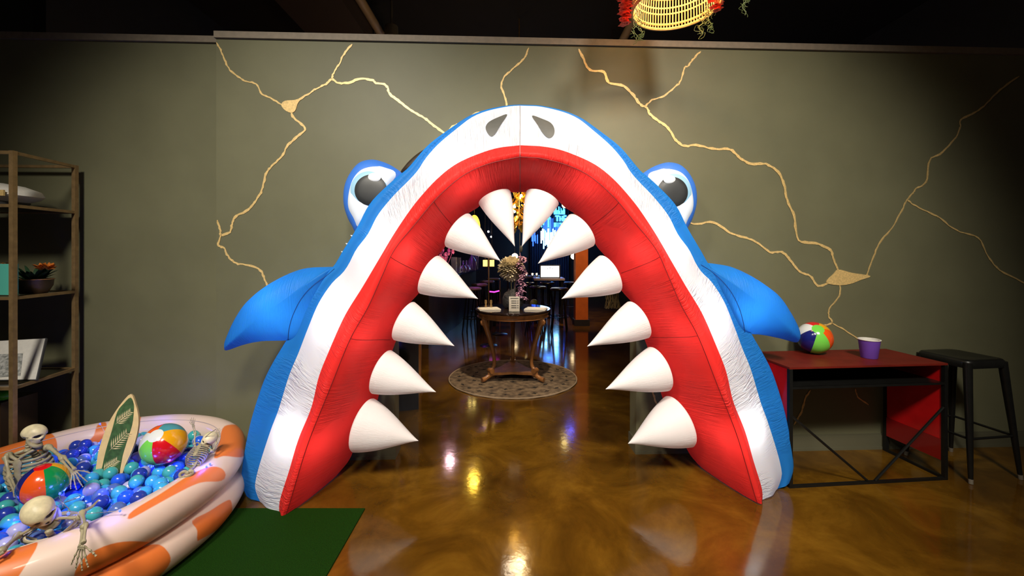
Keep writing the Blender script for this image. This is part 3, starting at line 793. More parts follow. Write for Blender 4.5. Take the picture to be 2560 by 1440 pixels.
def ribcage(neck, waist, shL, shR, s, parent, front, ribs=8, wid=.085, dep=.06, hips=None):
    neck, waist = Vector(neck), Vector(waist); ax = (waist-neck); L = ax.length; ax.normalize()
    sd = (Vector(shR)-Vector(shL)); sd = (sd-ax*sd.dot(ax)).normalized(); fr = ax.cross(sd).normalized()
    if fr.dot(Vector(front)) < 0: fr = -fr
    m = MB()
    sp = [neck+ax*L*t-fr*dep*s*(.9*math.sin(PI*min(1, t*1.1))**.7 if 0 < t else 0) for t in [i/16 for i in range(17)]]
    m.tube(sp, .007*s, 8)
    for i, p in enumerate(sp): m.sphere(p, (.0125*s, .0125*s, .008*s), 10, 6)
    spine = m.build('spine', m_bone, parent)
    m = MB()
    for k in range(ribs):
        t = .07+k*.085; c = neck+ax*L*t; ww = wid*s*(.55+.45*math.sin(PI*min(1, (k+1.3)/(ribs+1))))*1.0
        dd = dep*s*(.8+.4*k/ribs); dropp = ax*L*.085
        for sg in (-1, 1):
            P = []
            for q in range(11):
                a = -PI/2+PI*q/10; x = math.cos(a)*ww; f = math.sin(a)*dd
                if k >= 6 and q > 8: break
                P.append(c+sd*sg*(x+.004*s)+fr*f+dropp*(.9*(q/10)-.4*max(0, q/10-.75)*4*.6))
            m.tube(P, .0047*s, 8, flat=1.5)
    m.build('ribs', m_bone, spine)
    m = MB(); a = neck+ax*L*.06+fr*dep*s*.85; e = neck+ax*L*.60+fr*dep*s*1.12
    m.tube([a, a.lerp(e, .12), a.lerp(e, .3), a.lerp(e, .7), a.lerp(e, .93), e], [.010*s, .019*s, .013*s, .014*s, .011*s, .004*s], 10, flat=.45)
    m.build('sternum', m_bone, spine)
    for sh in (shL, shR):
        sh = Vector(sh); m = MB(); top = a+ax*.004
        m.tube(spl([top, top.lerp(sh, .4)-ax*.012*s+fr*.008*s, top.lerp(sh, .8)-ax*.012*s, sh], 4), .0058*s, 8); m.sphere(sh, .014*s, 10, 8)
        bk = neck+ax*L*.12-fr*dep*s*.8+(sh-neck)*.5; m.tube([sh, sh.lerp(bk, .5)+ax*.01*s, bk], [.008*s, .006*s, .012*s], 8, flat=.5)
        m.build('collarbone', m_bone, spine)
    return spine
def pelvis(c, ax, sd, s, parent):
    c = Vector(c); ax = Vector(ax).normalized(); sd = Vector(sd).normalized(); fr = ax.cross(sd).normalized(); m = MB()
    for sg in (-1, 1):
        P = [c-ax*.005*s, c+sd*sg*.035*s-ax*.018*s, c+sd*sg*.058*s+ax*.004*s, c+sd*sg*.048*s+ax*.035*s, c+sd*sg*.02*s+ax*.055*s, c+ax*.05*s]
        m.tube(spl(P, 4), [.011*s]*21, 8, flat=1.5)
    m.sphere(c, (.02*s, .016*s, .02*s), 10, 8); return m.build('pelvis', m_bone, parent)
def neckbones(a, b_, s, parent):
    a, b_ = Vector(a), Vector(b_); m = MB()
    for k in range(6): m.sphere(a.lerp(b_, k/5), (.0125*s, .0125*s, .0085*s), 10, 6)
    m.build('neck', m_bone, parent)

# 1: seated skeleton at the back left
s1 = .88; D1 = 2.02
sk = thing('toy_skeleton', 'plastic skeleton sitting upright at the left of the pool behind a beach ball', 'skeleton', pix(70, 1215, D1), 'plastic skeletons in the pool')
skull(pix(86, 1083, 2.02), (.89, .02, -.16), (.17, .19, 1), .56, sk)
neckbones(pix(72, 1098, 2.04), pix(68, 1128, 2.04), s1, sk)
ribcage(pix(68, 1126, 2.03), pix(84, 1245, 2.06), pix(22, 1138, 2.02), pix(118, 1118, 2.04), 1.15, sk, (.25, -1, .1), ribs=8, wid=.078, dep=.05)
arm(pix(14, 1142, 2.0), pix(24, 1195, 1.96), pix(42, 1236, 1.86), (1, -.1, .12), (0, -.2, 1), .9, sk, .15)
arm(pix(122, 1117, 2.03), pix(157, 1146, 1.98), pix(185, 1178, 1.93), (.55, -.35, -.55), (0, -.6, .8), .95, sk, .3)
# 2: skeleton slumped over the near rim
s2 = .95
sk = thing('toy_skeleton', 'plastic skeleton slumped over the near pool rim with one hand hanging outside', 'skeleton', flo(110, 1360, .3), 'plastic skeletons in the pool')
skull(pix(96, 1278, 1.60), (.80, -.45, -.38), (-.05, -.62, .8), .66, sk)
neckbones(pix(116, 1300, 1.63), pix(124, 1330, 1.62), s2, sk)
ribcage(pix(122, 1328, 1.60), pix(160, 1300, 1.90), pix(45, 1338, 1.58), pix(200, 1292, 1.62), .95, sk, (.3, -.85, .3), ribs=6, wid=.085, dep=.038)
arm(pix(45, 1339, 1.58), pix(4, 1376, 1.48), pix(-45, 1415, 1.44), (-.6, -.3, -.6), (0, -.8, .4), .95, sk, .4)
arm(pix(205, 1282, 1.62), pix(211, 1316, 1.53), pix(205, 1362, 1.47), (-.08, -.10, -1), (.1, -1, .1), .92, sk, .12)
m = MB(); m.tube(spl([pix(200, 1288, 1.63), pix(212, 1277, 1.65), pix(230, 1266, 1.69), pix(247, 1249, 1.74)], 4), [.012, .011, .010, .010, .009, .009, .008, .008, .007, .006, .005, .004, .003], 8, flat=.6); m.build('shoulder_blade', m_bone, sk)
# 3: small skeleton lying back against the rim
sk = thing('toy_skeleton', 'small plastic skeleton lying back against the right pool rim with arms raised', 'skeleton', pix(462, 1190, 2.05), 'plastic skeletons in the pool')
s3 = .62
skull(pix(524, 1096, 2.24), (.05, -.92, -.20), (.45, .25, .75), .46, sk)
neckbones(pix(516, 1108, 2.22), pix(505, 1118, 2.20), s3*.8, sk)
rb = ribcage(pix(504, 1116, 2.20), pix(474, 1178, 2.07), pix(487, 1110, 2.22), pix(529, 1127, 2.20), .60, sk, (-.35, -.8, .5), ribs=8, wid=.070, dep=.05)
pelvis(pix(468, 1182, 2.05), pix(462, 1196, 2.03)-pix(474, 1178, 2.07), (1, .15, .0), .50, sk)
arm(pix(486, 1110, 2.22), pix(488, 1084, 2.25), pix(483, 1064, 2.26), (-.1, 0, 1), (0, -1, 0), .46, sk, .1)
arm(pix(531, 1130, 2.20), pix(541, 1108, 2.24), pix(547, 1090, 2.27), (-.25, .0, 1), (0, -1, 0), .46, sk, .9)
m = MB(); m.tube(spl([pix(512, 1094, 2.21), pix(524, 1084, 2.205), pix(534, 1077, 2.215), pix(540, 1073, 2.24)], 4), .0014, 6); m.build('hanging_cord', m_ink, sk)

# fairy lights
fl = thing('fairy_light_string', 'string of blue fairy lights trailing over the rim and through the pool balls', 'fairy lights', pix(240, 1170, 2.2))
m_led = mat('led_blue', (0.1, 0.1, 1, 1), .3, emit=(0.012, 0.03, 1, 1), es=9)
ledp = [(250,1060,2.52),(262,1085,2.50),(248,1108,2.44),(232,1138,2.38),(218,1165,2.25),(150,1234,1.86),(171,1284,1.66),(36,1300,1.62),(300,1277,1.72),(310,1150,2.33),(525,1160,2.14),(516,1167,2.12),(430,1165,2.22),(205,1245,1.84),(268,1222,1.98),(350,1225,2.0)]
P = [pix(x, y, d) for x, y, d in ledp]
for p in P[4:]: p.z = max(p.z, .29)
m = MB(); m.tube(spl(P[:9], 8), .0012, 5); m.build('wire', m_glass, fl)
for i, p in enumerate(P):
    m = MB(); m.sphere(p, (.0045, .0045, .006), 8, 6); m.build('bulb', m_led, fl)
    light('POINT', 'fairy_bulb_light', p+Vector((0, -.012, .022)), .13, (.06, .08, 1), .008)
# deep blue glow of the part of the string lying under the balls
for x, y in ((-2.3, 2.15), (-2.0, 2.3), (-1.85, 2.0), (-2.1, 1.8), (-1.75, 2.2), (-2.05, 2.02), (-2.35, 1.8)):
    light('POINT', 'fairy_bulb_light', (x, y, .275), 1.3, (.04, .07, 1), .02)
light('POINT', 'fairy_bulb_light', pix(395, 1022, 2.72), .25, (.04, .05, 1), .02)
# clear plastic wand lying on the balls
m = MB(); m.tube([pix(140, 1266, 1.74), pix(170, 1252, 1.78), pix(200, 1241, 1.80)], [.002, .004, .005], 8)
tag(m.build('plastic_stick', m_glass), 'thin clear plastic stick lying on the balls beside the slumped skeleton', 'stick')

# turf
b = MB(); X0, X1, Ya, Yb = -4.5, -.828, .3, 2.365
b.box(((X0+X1)/2, (Ya+Yb)/2, .004), (X1-X0, Yb-Ya, .008), 0)
tag(b.build('artificial_turf_mat', m_turf, smooth=False), 'dark green artificial turf mat on the floor under the pool', 'mat')

# ================================================================ ETAGERE
xb, yb, xf, yf = -2.975, 2.86, -2.91, 2.45; ZS = 2.04
et = thing('display_shelf', 'tall brass-framed open display shelf standing against the wall left of the pool', 'shelf', (-3.2, 2.65, 0))
ex = Vector((-.95, -.0, 0)); r_ = .011
Bk = Vector((xb, yb, 0)); Fr = Vector((xf, yf, 0)); Bk2 = Bk+ex+Vector((0,-.04,0)); Fr2 = Fr+ex+Vector((0,-.04,0))
for P_ in (Bk, Fr, Bk2, Fr2):
    MB().box(P_+Vector((0,0,ZS/2)), (.024, .024, ZS)).build('post', m_brass, et, smooth=False)
m_shelf = mat('smoked_shelf', (0.03, 0.02, 0.014, 1), .2, noise=.3)
def bar(m, a, c, t=.02):
    d = c-a; rz = math.atan2(d.y, d.x); m.box((a+c)/2, (d.length, t, t), rz)
for z in (ZS-.01, 1.72, 1.18, .655, .2):
    m = MB()
    for a, c in ((Bk, Fr), (Fr, Fr2), (Fr2, Bk2), (Bk2, Bk)): bar(m, a+Vector((0,0,z)), c+Vector((0,0,z)), .018)
    o = m.build('rail', m_brass, et, smooth=False)
    if z < 2:
        m = MB(); m.slab([p+Vector((0,0,z+.004)) for p in (Bk, Fr, Fr2, Bk2)], (0,0,1), .008); m.build('shelf_board', m_shelf, et, smooth=False)
# captain's hat
hc = pix(2, 505, 2.62); hc.z = 1.726
h = thing('captain_hat', 'white captain hat with gold badge on the upper shelf', 'hat', hc)
m = MB(); m.lathe(hc, [(.10, 0), (.125, .03), (.118, .055)], 32); m.build('band', m_ink, h)
m = MB(); m.lathe(hc+Vector((0,0,.05)), [(.118, -.004), (.165, .020), (.185, .045), (.165, .075), (.09, .098), (0, .104)], 36, mat=Matrix.Rotation(.14, 3, 'Y')); m.build('crown', m_card, h)
m = MB(); m.box(pix(4, 482, 2.50), (.03, .01, .035)); m.build('badge', m_gold, h)
# plant
pc = pix(85, 720, 2.66); pc.z = 1.188
pl = thing('potted_plant', 'small dark pot of green leaves and orange flowers on the second shelf', 'plant', pc)
m = MB(); m.lathe(pc, [(0, 0), (.06, 0), (.085, .05), (.088, .085), (.092, .09), (.085, .085), (.0, .08)], 28); m.build('pot', m_woodd, pl)
m = MB(); m.tube([pc+Vector((.09*math.cos(a), .09*math.sin(a), .09)) for a in [2*PI*i/28 for i in range(28)]], .003, 6, closed=True); m.build('rim', mat('pot_rim', (0.6, 0.3, 0.15, 1), .25, metal=.7), pl)
def leafmesh(m, a, d, L, wd, n_=5, bend=.3, nrm=None):
    d = Vector(d).normalized(); sd = d.cross(Vector((0,0,1)) if abs(d.z) < .9 else Vector((0,1,0))).normalized(); up = sd.cross(d); vs = []
    for i in range(n_+1):
        t = i/n_; c = Vector(a)+d*L*t-Vector((0,0,bend*L*t*t)); ww = wd*math.sin(PI*(.08+.9*t))
        vs += [c+sd*ww, c+up*ww*.25, c-sd*ww]
    fs = []
    for i in range(n_):
        k = 3*i; fs += [(k, k+1, k+4, k+3), (k+1, k+2, k+5, k+4)]
    m.add(vs, fs)
rl = random.Random(5); m = MB()
for i in range(46):
    a = rl.uniform(0, 2*PI); leafmesh(m, pc+Vector((.03*math.cos(a), .03*math.sin(a), .08)), (math.cos(a)*.7, math.sin(a)*.6, rl.uniform(.5, 1.6)), rl.uniform(.08, .17), .014)
m.build('leaves', mat('leaf_green', (0.02, 0.06, 0.025, 1), .5, noise=.3), pl)
for dx, dz in ((-.09, .16), (.10, .15), (-.12, .12), (.15, .15)):
    m = MB(); c = pc+Vector((dx, -.05, dz))
    for k in range(11): leafmesh(m, c, (math.cos(k*.7)*.8+2*dx, math.sin(k*.7)*.6-.4, rl.uniform(.3, 1.6)), .07, .013)
    m.build('flower', mat('orange_petal', (0.55, 0.16, 0.02, 1), .5), pl)
# teal card
c0 = pix(8, 697, 2.46); m = MB(); m.box((c0.x-.06, 2.505, 1.287), (.21, .008, .185), -.1)
tag(m.build('teal_card', mat('teal_card', (0.10, 0.52, 0.42, 1), .6), smooth=False), 'teal card leaning at the front of the second shelf', 'card')
# picture
lp = [pix(-70, 855, 2.64), pix(116, 845, 2.70), pix(92, 950, 2.56), pix(-70, 952, 2.52)]
nn_ = (lp[1]-lp[0]).cross(lp[3]-lp[0]).normalized(); nn_ = -nn_ if nn_.y > 0 else nn_
pr = thing('framed_print', 'thin black framed print of a grey photograph leaning back on the third shelf', 'framed print', (lp[2]+lp[3])/2)
m = MB(); m.slab(lp, nn_, .012); m.build('frame', m_ink, pr, smooth=False)
cc = sum(lp, Vector())/4; m = MB(); m.slab([cc+(p-cc)*.97+nn_*.002 for p in lp], nn_, .0015); m.build('paper', m_card, pr, smooth=False)
def onp(u, v): return lp[0].lerp(lp[1], u).lerp(lp[3].lerp(lp[2], u), v)
m = MB(); m.slab([onp(.30,.36)+nn_*.004, onp(.72,.36)+nn_*.004, onp(.74,.90)+nn_*.004, onp(.28,.94)+nn_*.004], nn_, .001); m.build('photograph', m_inkg, pr, smooth=False)
# green foil ornament
c0 = pix(2, 988, 2.62); m = MB(); m.sphere(c0, (.07, .05, .035), 24, 12); 
tag(m.build('green_foil_toy', mat('green_foil', (0.10, 0.55, 0.03, 1), .2, coat=.6, bump=.5, bscale=30)), 'shiny bright green foil ornament at the left edge under the framed print', 'ornament')
# its low support: a dark box on the bottom shelf
m = MB(); m.box((c0.x-.05, c0.y+.06, .2+(c0.z-.035-.2)/2+.002), (.2, .2, c0.z-.035-.2-.004)); tag(m.build('storage_box', m_woodd, smooth=False), 'dark box standing on the lowest shelf under the green ornament', 'box')

# ================================================================ DESK, CUP, BALL, STOOL
fl_, fr_ = Vector((1.702, 2.575, 0)), Vector((2.773, 2.671, 0)); du = (fr_-fl_).normalized(); dv = Vector((-du.y, du.x, 0)); DW = (fr_-fl_).length; DD = .405; DH = .742
def dk(a, b_, z): return fl_+du*a+dv*b_+Vector((0,0,z))
drz = math.atan2(du.y, du.x)
def dbox(m, a0, a1, b0, b1, z0, z1): m.box(dk((a0+a1)/2, (b0+b1)/2, (z0+z1)/2), (a1-a0, b1-b0, z1-z0), drz); return m
m_redw = mat('red_lacquer', (0.16, 0.014, 0.008, 1), .5, noise=.25, nscale=9, spec=.2)
m_redg = mat('red_acrylic', (0.62, 0.008, 0.010, 1), .14, coat=.5, noise=.25, nscale=6)
desk = thing('desk', 'dark red desk with a black metal frame standing against the wall right of the shark', 'desk', dk(DW/2, DD/2, 0))
dbox(MB(), 0, DW, 0, DD, DH-.012, DH).build('desktop', m_redw, desk, smooth=False)
m = MB(); dbox(m, .022, DW-.022, .01, DD, DH-.132, DH-.122); dbox(m, .022, DW-.022, DD-.012, DD, DH-.122, DH-.012); o = m.build('under_shelf', m_black, desk, smooth=False)
for a in (0, DW-.022):
    for b0 in (0, DD-.022):
        dbox(MB(), a, a+.022, b0, b0+.022, 0, DH-.012).build('leg', m_black, desk, smooth=False)
dbox(MB(), .003, .009, .022, DD-.022, .12, DH-.012).build('side_panel', m_redg, desk, smooth=False)
dbox(MB(), DW-.015, DW-.009, .022, DD-.022, .115, DH-.012).build('side_panel', m_redg, desk, smooth=False)
dbox(MB(), DW-.020, DW-.015, .022, DD-.022, .115, .25).build('panel_kick_strip', mat('red_strip', (0.25, 0.004, 0.006, 1), .12, coat=.5), desk, smooth=False)
dbox(MB(), .022, DW-.022, 0, .016, .0, .016).build('bottom_rail', m_black, desk, smooth=False)
for a in (0, DW-.022): dbox(MB(), a, a+.016, .022, DD-.022, 0, .016).build('bottom_rail', m_black, desk, smooth=False)
dbox(MB(), .022, DW-.022, 0, .014, DH-.135, DH-.122).build('front_rail', m_black, desk, smooth=False)
for a0, z0, a1, z1 in ((.02, .44, .53, .015), (DW-.02, .46, .58, .015)):
    m = MB(); m.tube([dk(a0, .01, z0), dk(a1, .01, z1)], .008, 6); m.build('brace', m_black, desk)
cupb = pix(2173, 894, 2.81); cupb.z = DH+.001
cp = thing('paper_cup', 'purple paper cup with a white rim standing on the red desk', 'cup', cupb)
m = MB(); m.lathe(cupb, [(0, .0), (.044, 0), (.046, .004), (.060, .122), (.058, .122), (.045, .01), (0, .008)], 36); m.build('cup_wall', mat('purple_paper', (0.16, 0.06, 0.42, 1), .5, noise=.2), cp)
m = MB(); m.tube([cupb+Vector((.060*math.cos(a), .060*math.sin(a), .122)) for a in [2*PI*i/36 for i in range(36)]], .0035, 8, closed=True); m.build('rim', m_card, cp)
m = MB(); m.lathe(cupb, [(.0445, .012), (.0572, .1215)], 36); m.build('lining', m_card, cp)
bc = pix(2036, 841, 2.925); R_ = .110; bc.z = DH+R_+.001
beach_ball(bc, R_, (-.25, -.68, .69), [NAV, LIM, ORG, YEL, RED, WHT], 'small navy, lime and white beach ball on the red desk touching the shark fin', LIM, spin=math.radians(190))

st = thing('bar_stool', 'black metal bar stool with square seat and splayed legs right of the red desk', 'stool', (3.02, 2.84, 0))
sc_ = Vector((3.03, 2.84, 0)); R8 = Matrix.Rotation(math.radians(8), 3, 'Z')
def sq(h, z, r=.05, n=6):
    P = []
    for cx, cy, a0 in ((1,1,0),(-1,1,PI/2),(-1,-1,PI),(1,-1,3*PI/2)):
        for k in range(n+1):
            a = a0+PI/2*k/n; P.append(sc_+R8 @ Vector((cx*(h-r)+r*math.cos(a), cy*(h-r)+r*math.sin(a), z)))
    return P
m = MB(); loops = [sq(.155, .705), sq(.158, .745), sq(.150, .757), sq(.12, .757), sq(.04, .748, .03)]
n_ = len(loops[0])
m.add([p for l in loops for p in l], [(i*n_+j, i*n_+(j+1) % n_, (i+1)*n_+(j+1) % n_, (i+1)*n_+j) for i in range(4) for j in range(n_)]+[tuple(4*n_+j for j in range(n_))]); m.build('seat', m_black, st)
for sx, sy in ((-1,-1),(1,-1),(1,1),(-1,1)):
    a = sc_+R8 @ Vector((sx*.135, sy*.135, .74)); e = sc_+R8 @ Vector((sx*.19, sy*.19, .0)); m = MB()
    m.tube([a, a.lerp(e, .5), a.lerp(e, .8), a.lerp(e, .97)], [.024, .019, .015, .012], 10); lg = m.build('leg', m_black, st)
    MB().tube([a.lerp(e, .96), e+Vector((0,0,.001))], [.013, .012], 10).build('foot_cap', mat('worn_foot', (0.2, 0.17, 0.13, 1), .4), lg)
for z, h in ((.27, .170),):
    for q in range(4):
        c1 = [(-1,-1),(1,-1),(1,1),(-1,1)][q]; c2 = [(-1,-1),(1,-1),(1,1),(-1,1)][(q+1) % 4]
        m = MB(); m.tube([sc_+R8 @ Vector((c1[0]*h, c1[1]*h, z)), sc_+R8 @ Vector((c2[0]*h, c2[1]*h, z))], .008, 8); m.build('footrest', m_black, st)

# ================================================================ RATTAN LAMP
lc = Vector((.92, 2.36, 0)); LR = .235
m_rat = mat('rattan', (0.72, 0.45, 0.18, 1), .55, noise=.25, nscale=60)
lamp = thing('rattan_pendant_lamp', 'glowing rattan pendant lamp with red flowers hanging from the ceiling at the top edge', 'pendant lamp', lc+Vector((0,0,2.84)))
def lr(z):  # radius profile from the rim up
    t = (z-2.825)/.36; return LR*(1.0-.22*t*t-.25*max(0, t-.6)) if t < 1 else LR*.6
m = MB()
for k in range(84):
    a = 2*PI*k/84; m.tube([lc+Vector((lr(z)*math.cos(a), lr(z)*math.sin(a), z)) for z in (2.825, 2.92, 3.0, 3.08, 3.16, 3.2)], .0035, 5)
m.build('slats', m_rat, lamp)
m = MB()
for z, r in ((2.825, .009), (2.853, .007), (2.915, .005), (2.95, .005), (3.0, .007), (3.06, .005), (3.12, .006), (3.2, .008)):
    m.tube([lc+Vector((lr(z)*math.cos(2*PI*k/64), lr(z)*math.sin(2*PI*k/64), z)) for k in range(64)], r, 6, closed=True)
m.build('hoops', m_rat, lamp)
m = MB(); m.tube([lc+Vector((0,0,3.1)), lc+Vector((0,0,4.2))], .006, 8); m.build('cord', m_ink, lamp)
m = MB()
for k in range(3):
    a = 2*PI*k/3+.4; m.tube([lc+Vector((0,0,3.2)), lc+Vector((lr(3.2)*math.cos(a), lr(3.2)*math.sin(a), 3.2))], .004, 6)
m.build('spider_frame', m_brass, lamp)
m = MB(); m.sphere(lc+Vector((0,0,3.06)), .03, 14, 10); m.build('bulb', mat('bulb_glow', (1,1,1,1), .3, emit=(1, .62, .25, 1), es=60), lamp)
light('POINT', 'rattan_lamp_light', lc+Vector((0, -.05, 3.0)), 17, (1, .62, .28), .04)
rf = random.Random(2)
m_pet = mat('red_petal', (0.90, 0.14, 0.08, 1), .5, noise=.3, nscale=40); m_vine = mat('vine_green', (0.10, 0.13, 0.035, 1), .6)
for (x, y0, y1, d, n) in ((1553, -30, 66, 2.30, 46), (1800, -40, 30, 2.34, 26)):
    m = MB()
    for i in range(n):
        t = i/n; c = pix(x+(8 if x < 1700 else -8)+rf.uniform(-22, 18)*(1-.6*t), y0+(y1-y0)*t, d+rf.uniform(-.03, .03))
        for k in range(4): leafmesh(m, c, (math.cos(k*1.6+i), math.sin(k*1.6+i), .4), .026, .012, 3)
    m.build('flower_spray', m_pet, lamp)
for (x, y0, y1, d) in ((1588, 40, 98, 2.32), (1775, 10, 70, 2.36), (1752, 48, 85, 2.42), (1860, -20, 38, 2.3), (1600, 45, 88, 2.3), (1768, 20, 60, 2.4)):
    m = MB(); P = ([Vector((pix(x, 0, d).x, d, 4.2))] if x == 1860 else []) + [ pix(x+6*math.sin(t*1.7), y0-20+(y1-y0+20)*t/9, d) for t in range(10)]; m.tube(P, .0022, 5)
    for i in range(9):
        c = P[rf.randrange(4, 10)]; m.tube(spl([c, c+Vector((rf.uniform(-.02, .02), 0, .008)), c+Vector((rf.uniform(-.03, .03), rf.uniform(-.01, .01), -.02)), c+Vector((rf.uniform(-.02, .02), 0, -.03))], 3), .0013, 4)
    m.build('vine', m_vine, lamp)

# ================================================================ HALL BEYOND THE ARCH
TC = Vector((.01, 4.86, 0)); TZ = .80; TRr = .435
rug = thing('round_rug', 'round worn grey-brown rug with a faded medallion under the carved table', 'rug', TC+Vector((.0,.0,0)))
m_rug = mat('rug_pile', (0.24, 0.175, 0.115, 1), .95, col2=(0.10, 0.075, 0.055, 1), nscale=16, bump=.5, bscale=160, spec=.05)
RX = .735
m = MB(); prof = [(0, .010), (.3, .010), (.6, .0100), (RX-.01, .010), (RX, .007), (RX, 0)]
m.lathe(TC, prof, 96)
m.v = [Vector((v.x, v.y, v.z)) if (v-TC).length < .6 else TC+(v-TC)*(1+.008*math.sin(math.atan2(v.y-TC.y, v.x)*17)) for v in m.v]
m.build('rug_pile', m_rug, rug)
m = MB(); m_rd = mat('rug_dark', (0.05, 0.045, 0.04, 1), .95, noise=.6, nscale=60, spec=.05); rr_ = random.Random(9)
for (R1, n, s_) in ((.62, 26, .045), (.46, 18, .05), (.2, 8, .06)):
    for k in range(n):
        a = 2*PI*k/n; c = TC+Vector((R1*math.cos(a), R1*math.sin(a), .0115)); pp = []
        for q in range(8):
            b_ = 2*PI*q/8; rr = s_*(.5 if q % 2 else 1)*rr_.uniform(.6, 1.1); pp.append(c+Vector((math.cos(a)*math.cos(b_)*rr*.6-math.sin(a)*math.sin(b_)*rr, math.sin(a)*math.cos(b_)*rr*.6+math.cos(a)*math.sin(b_)*rr, 0)))
        m.slab(pp, (0,0,1), .001)
m.build('medallion_pattern', m_rd, rug, smooth=False)
m = MB(); m.tube([TC+Vector(((RX-.004)*math.cos(2*PI*k/90), (RX-.004)*math.sin(2*PI*k/90), .010)) for k in range(90)], .006, 6, closed=True); m.build('binding', mat('rug_edge', (0.36, 0.27, 0.18, 1), .9), rug)

tb = thing('round_carved_table', 'round carved wooden table with three scrolled legs standing on the rug beyond the arch', 'table', TC+Vector((0,0,.012)))
m = MB(); m.lathe(TC, [(0, TZ-.015), (TRr-.04, TZ-.015), (TRr-.005, TZ-.022), (TRr, TZ-.010), (TRr-.006, TZ), (0, TZ)], 64); m.build('tabletop', mat('table_top_dark', (0.03, 0.018, 0.016, 1), .1, coat=.8), tb)
m = MB(); m.lathe(TC, [(TRr-.05, TZ-.016), (TRr-.02, TZ-.02), (TRr-.012, TZ-.035), (TRr-.03, TZ-.05), (TRr-.035, TZ-.075), (TRr-.02, TZ-.085), (TRr-.03, TZ-.092), (TRr-.06, TZ-.088)], 64); m.build('apron', m_wood, tb)
for a in (math.radians(215), math.radians(-35), math.radians(90)):
    d = Vector((math.cos(a), math.sin(a), 0)); m = MB()
    P = [(.37, .715), (.385, .69), (.37, .64), (.335, .54), (.295, .42), (.262, .30), (.255, .20), (.275, .15), (.300, .125)]
    m.tube(spl([TC+d*r+Vector((0,0,z)) for r, z in P], 4), [.036]*5+[.034]*4+[.029]*4+[.025]*4+[.022]*4+[.020]*4+[.021]*4+[.026]*4, 12)
    m.tube(spl([TC+d*.395+Vector((0,0,.70)), TC+d*.42+Vector((0,0,.68)), TC+d*.41+Vector((0,0,.655)), TC+d*.385+Vector((0,0,.66))], 4), .017, 8)
    sd = Vector((-d.y, d.x, 0))
    m.tube([TC+d*.30+sd*.035+Vector((0,0,.125)), TC+d*.30-sd*.035+Vector((0,0,.125))], .030, 12)
    lg = m.build('leg', m_wood, tb)
    m = MB(); m.tube(spl([TC+d*.22+Vector((0,0,.085)), TC+d*.32+Vector((0,0,.07)), TC+d*.38+Vector((0,0,.045)), TC+d*.415+Vector((0,0,.040))], 4), [.02]*4+[.024]*4+[.026]*4+[.027], 10)
    m.build('scroll_foot', m_wood, lg)
m = MB(); P = []
for q in range(3):
    a0 = math.radians((215, -35, 90)[q]); a1 = math.radians((-35, 90, 215)[q]); a1 = a1 if a1 > a0 else a1+2*PI
    for k in range(9):
        t = k/9; a = a0+((a1-a0) % (2*PI))*t; r = .34-(.34-.16)*math.sin(PI*t)**.7; P.append(TC+Vector((r*math.cos(a), r*math.sin(a), .108)))
m.slab(P, (0,0,1), .028); m.build('stretcher_shelf', m_wood, tb, smooth=False)
# centre piece
vz = TZ+.001; vc = TC+Vector((.0, 0, vz))
vs_ = thing('flower_vase', 'dark ribbed vase with a big cream dahlia and pink trailing blossom on the round table', 'vase', vc)
m = MB(); m.lathe(vc, [(0, 0), (.09, 0), (.118, .04), (.122, .11), (.10, .17), (.06, .20), (.05, .225), (.045, .22), (0, .19)], 36); m.build('vase', mat('dark_vase', (0.02, 0.02, 0.024, 1), .6, bump=1, bscale=35, bdist=.02), vs_)
fc = pix(1278, 671, 4.86)
m = MB(); 
for dx in (-.02, .02): m.tube([vc+Vector((dx*.6, 0, .16)), vc+Vector((dx, 0, .30)), fc+Vector((0,0,-.08))], .006, 6)
m.build('stem', mat('stem', (0.3, 0.26, 0.12, 1), .5), vs_)
m = MB(); rp = random.Random(4)
for i in range(360):
    z = 1-2*(i+.5)/360; a = i*2.39996; r = math.sqrt(1-z*z); d = Vector((r*math.cos(a), r*math.sin(a), z*.9))
    leafmesh(m, fc+d*.075, d+Vector((0,0,.15)), rp.uniform(.070, .095), .027, 4, .05)
m.sphere(fc, .10, 16, 10)
m.build('dahlia', mat('cream_petal', (0.88, 0.80, 0.62, 1), .6, noise=.12), vs_)
m = MB()
for i in range(90):
    t = i/90; c = pix(1304+4*math.sin(t*20)+rp.uniform(-8, 8), 640+t*108, 4.72+rp.uniform(-.02, .02))
    for k in range(3): leafmesh(m, c, (math.cos(k*2+i), math.sin(k*2+i), -.2), .034, .013, 3)
m.tube([pix(1300, 632, 4.78), pix(1305, 680, 4.73), pix(1304, 745, 4.72)], .003, 5)
m.tube(spl([vc+Vector((.02, -.02, .2)), vc+Vector((.06, -.08, .45)), pix(1300, 640, 4.78)], 4), .004, 5)
m.build('pink_blossom', mat('wisteria', (0.50, 0.26, 0.42, 1), .6, noise=.3), vs_)
c0 = TC+Vector((.015, -.32, TZ+.001)); mn = thing('menu_stand', 'white printed menu card standing upright at the front of the round table', 'menu card', c0)
m = MB(); m.box(c0+Vector((0,0,.085)), (.115, .004, .165)); m.build('card', m_card, mn, smooth=False)
m = MB(); m.box(c0+Vector((0,0,.006)), (.12, .05, .012)); m.build('base', m_glass, mn, smooth=False)
m = MB()
for zz in (.148, .120, .098, .070, .048): m.box(c0+Vector((-.005, -.003, zz)), (.075 if zz > .13 else .055, .001, .007)); m.box(c0+Vector((.038, -.003, zz)), (.014, .001, .006))
m.build('printed_lines', m_ink, mn, smooth=False)
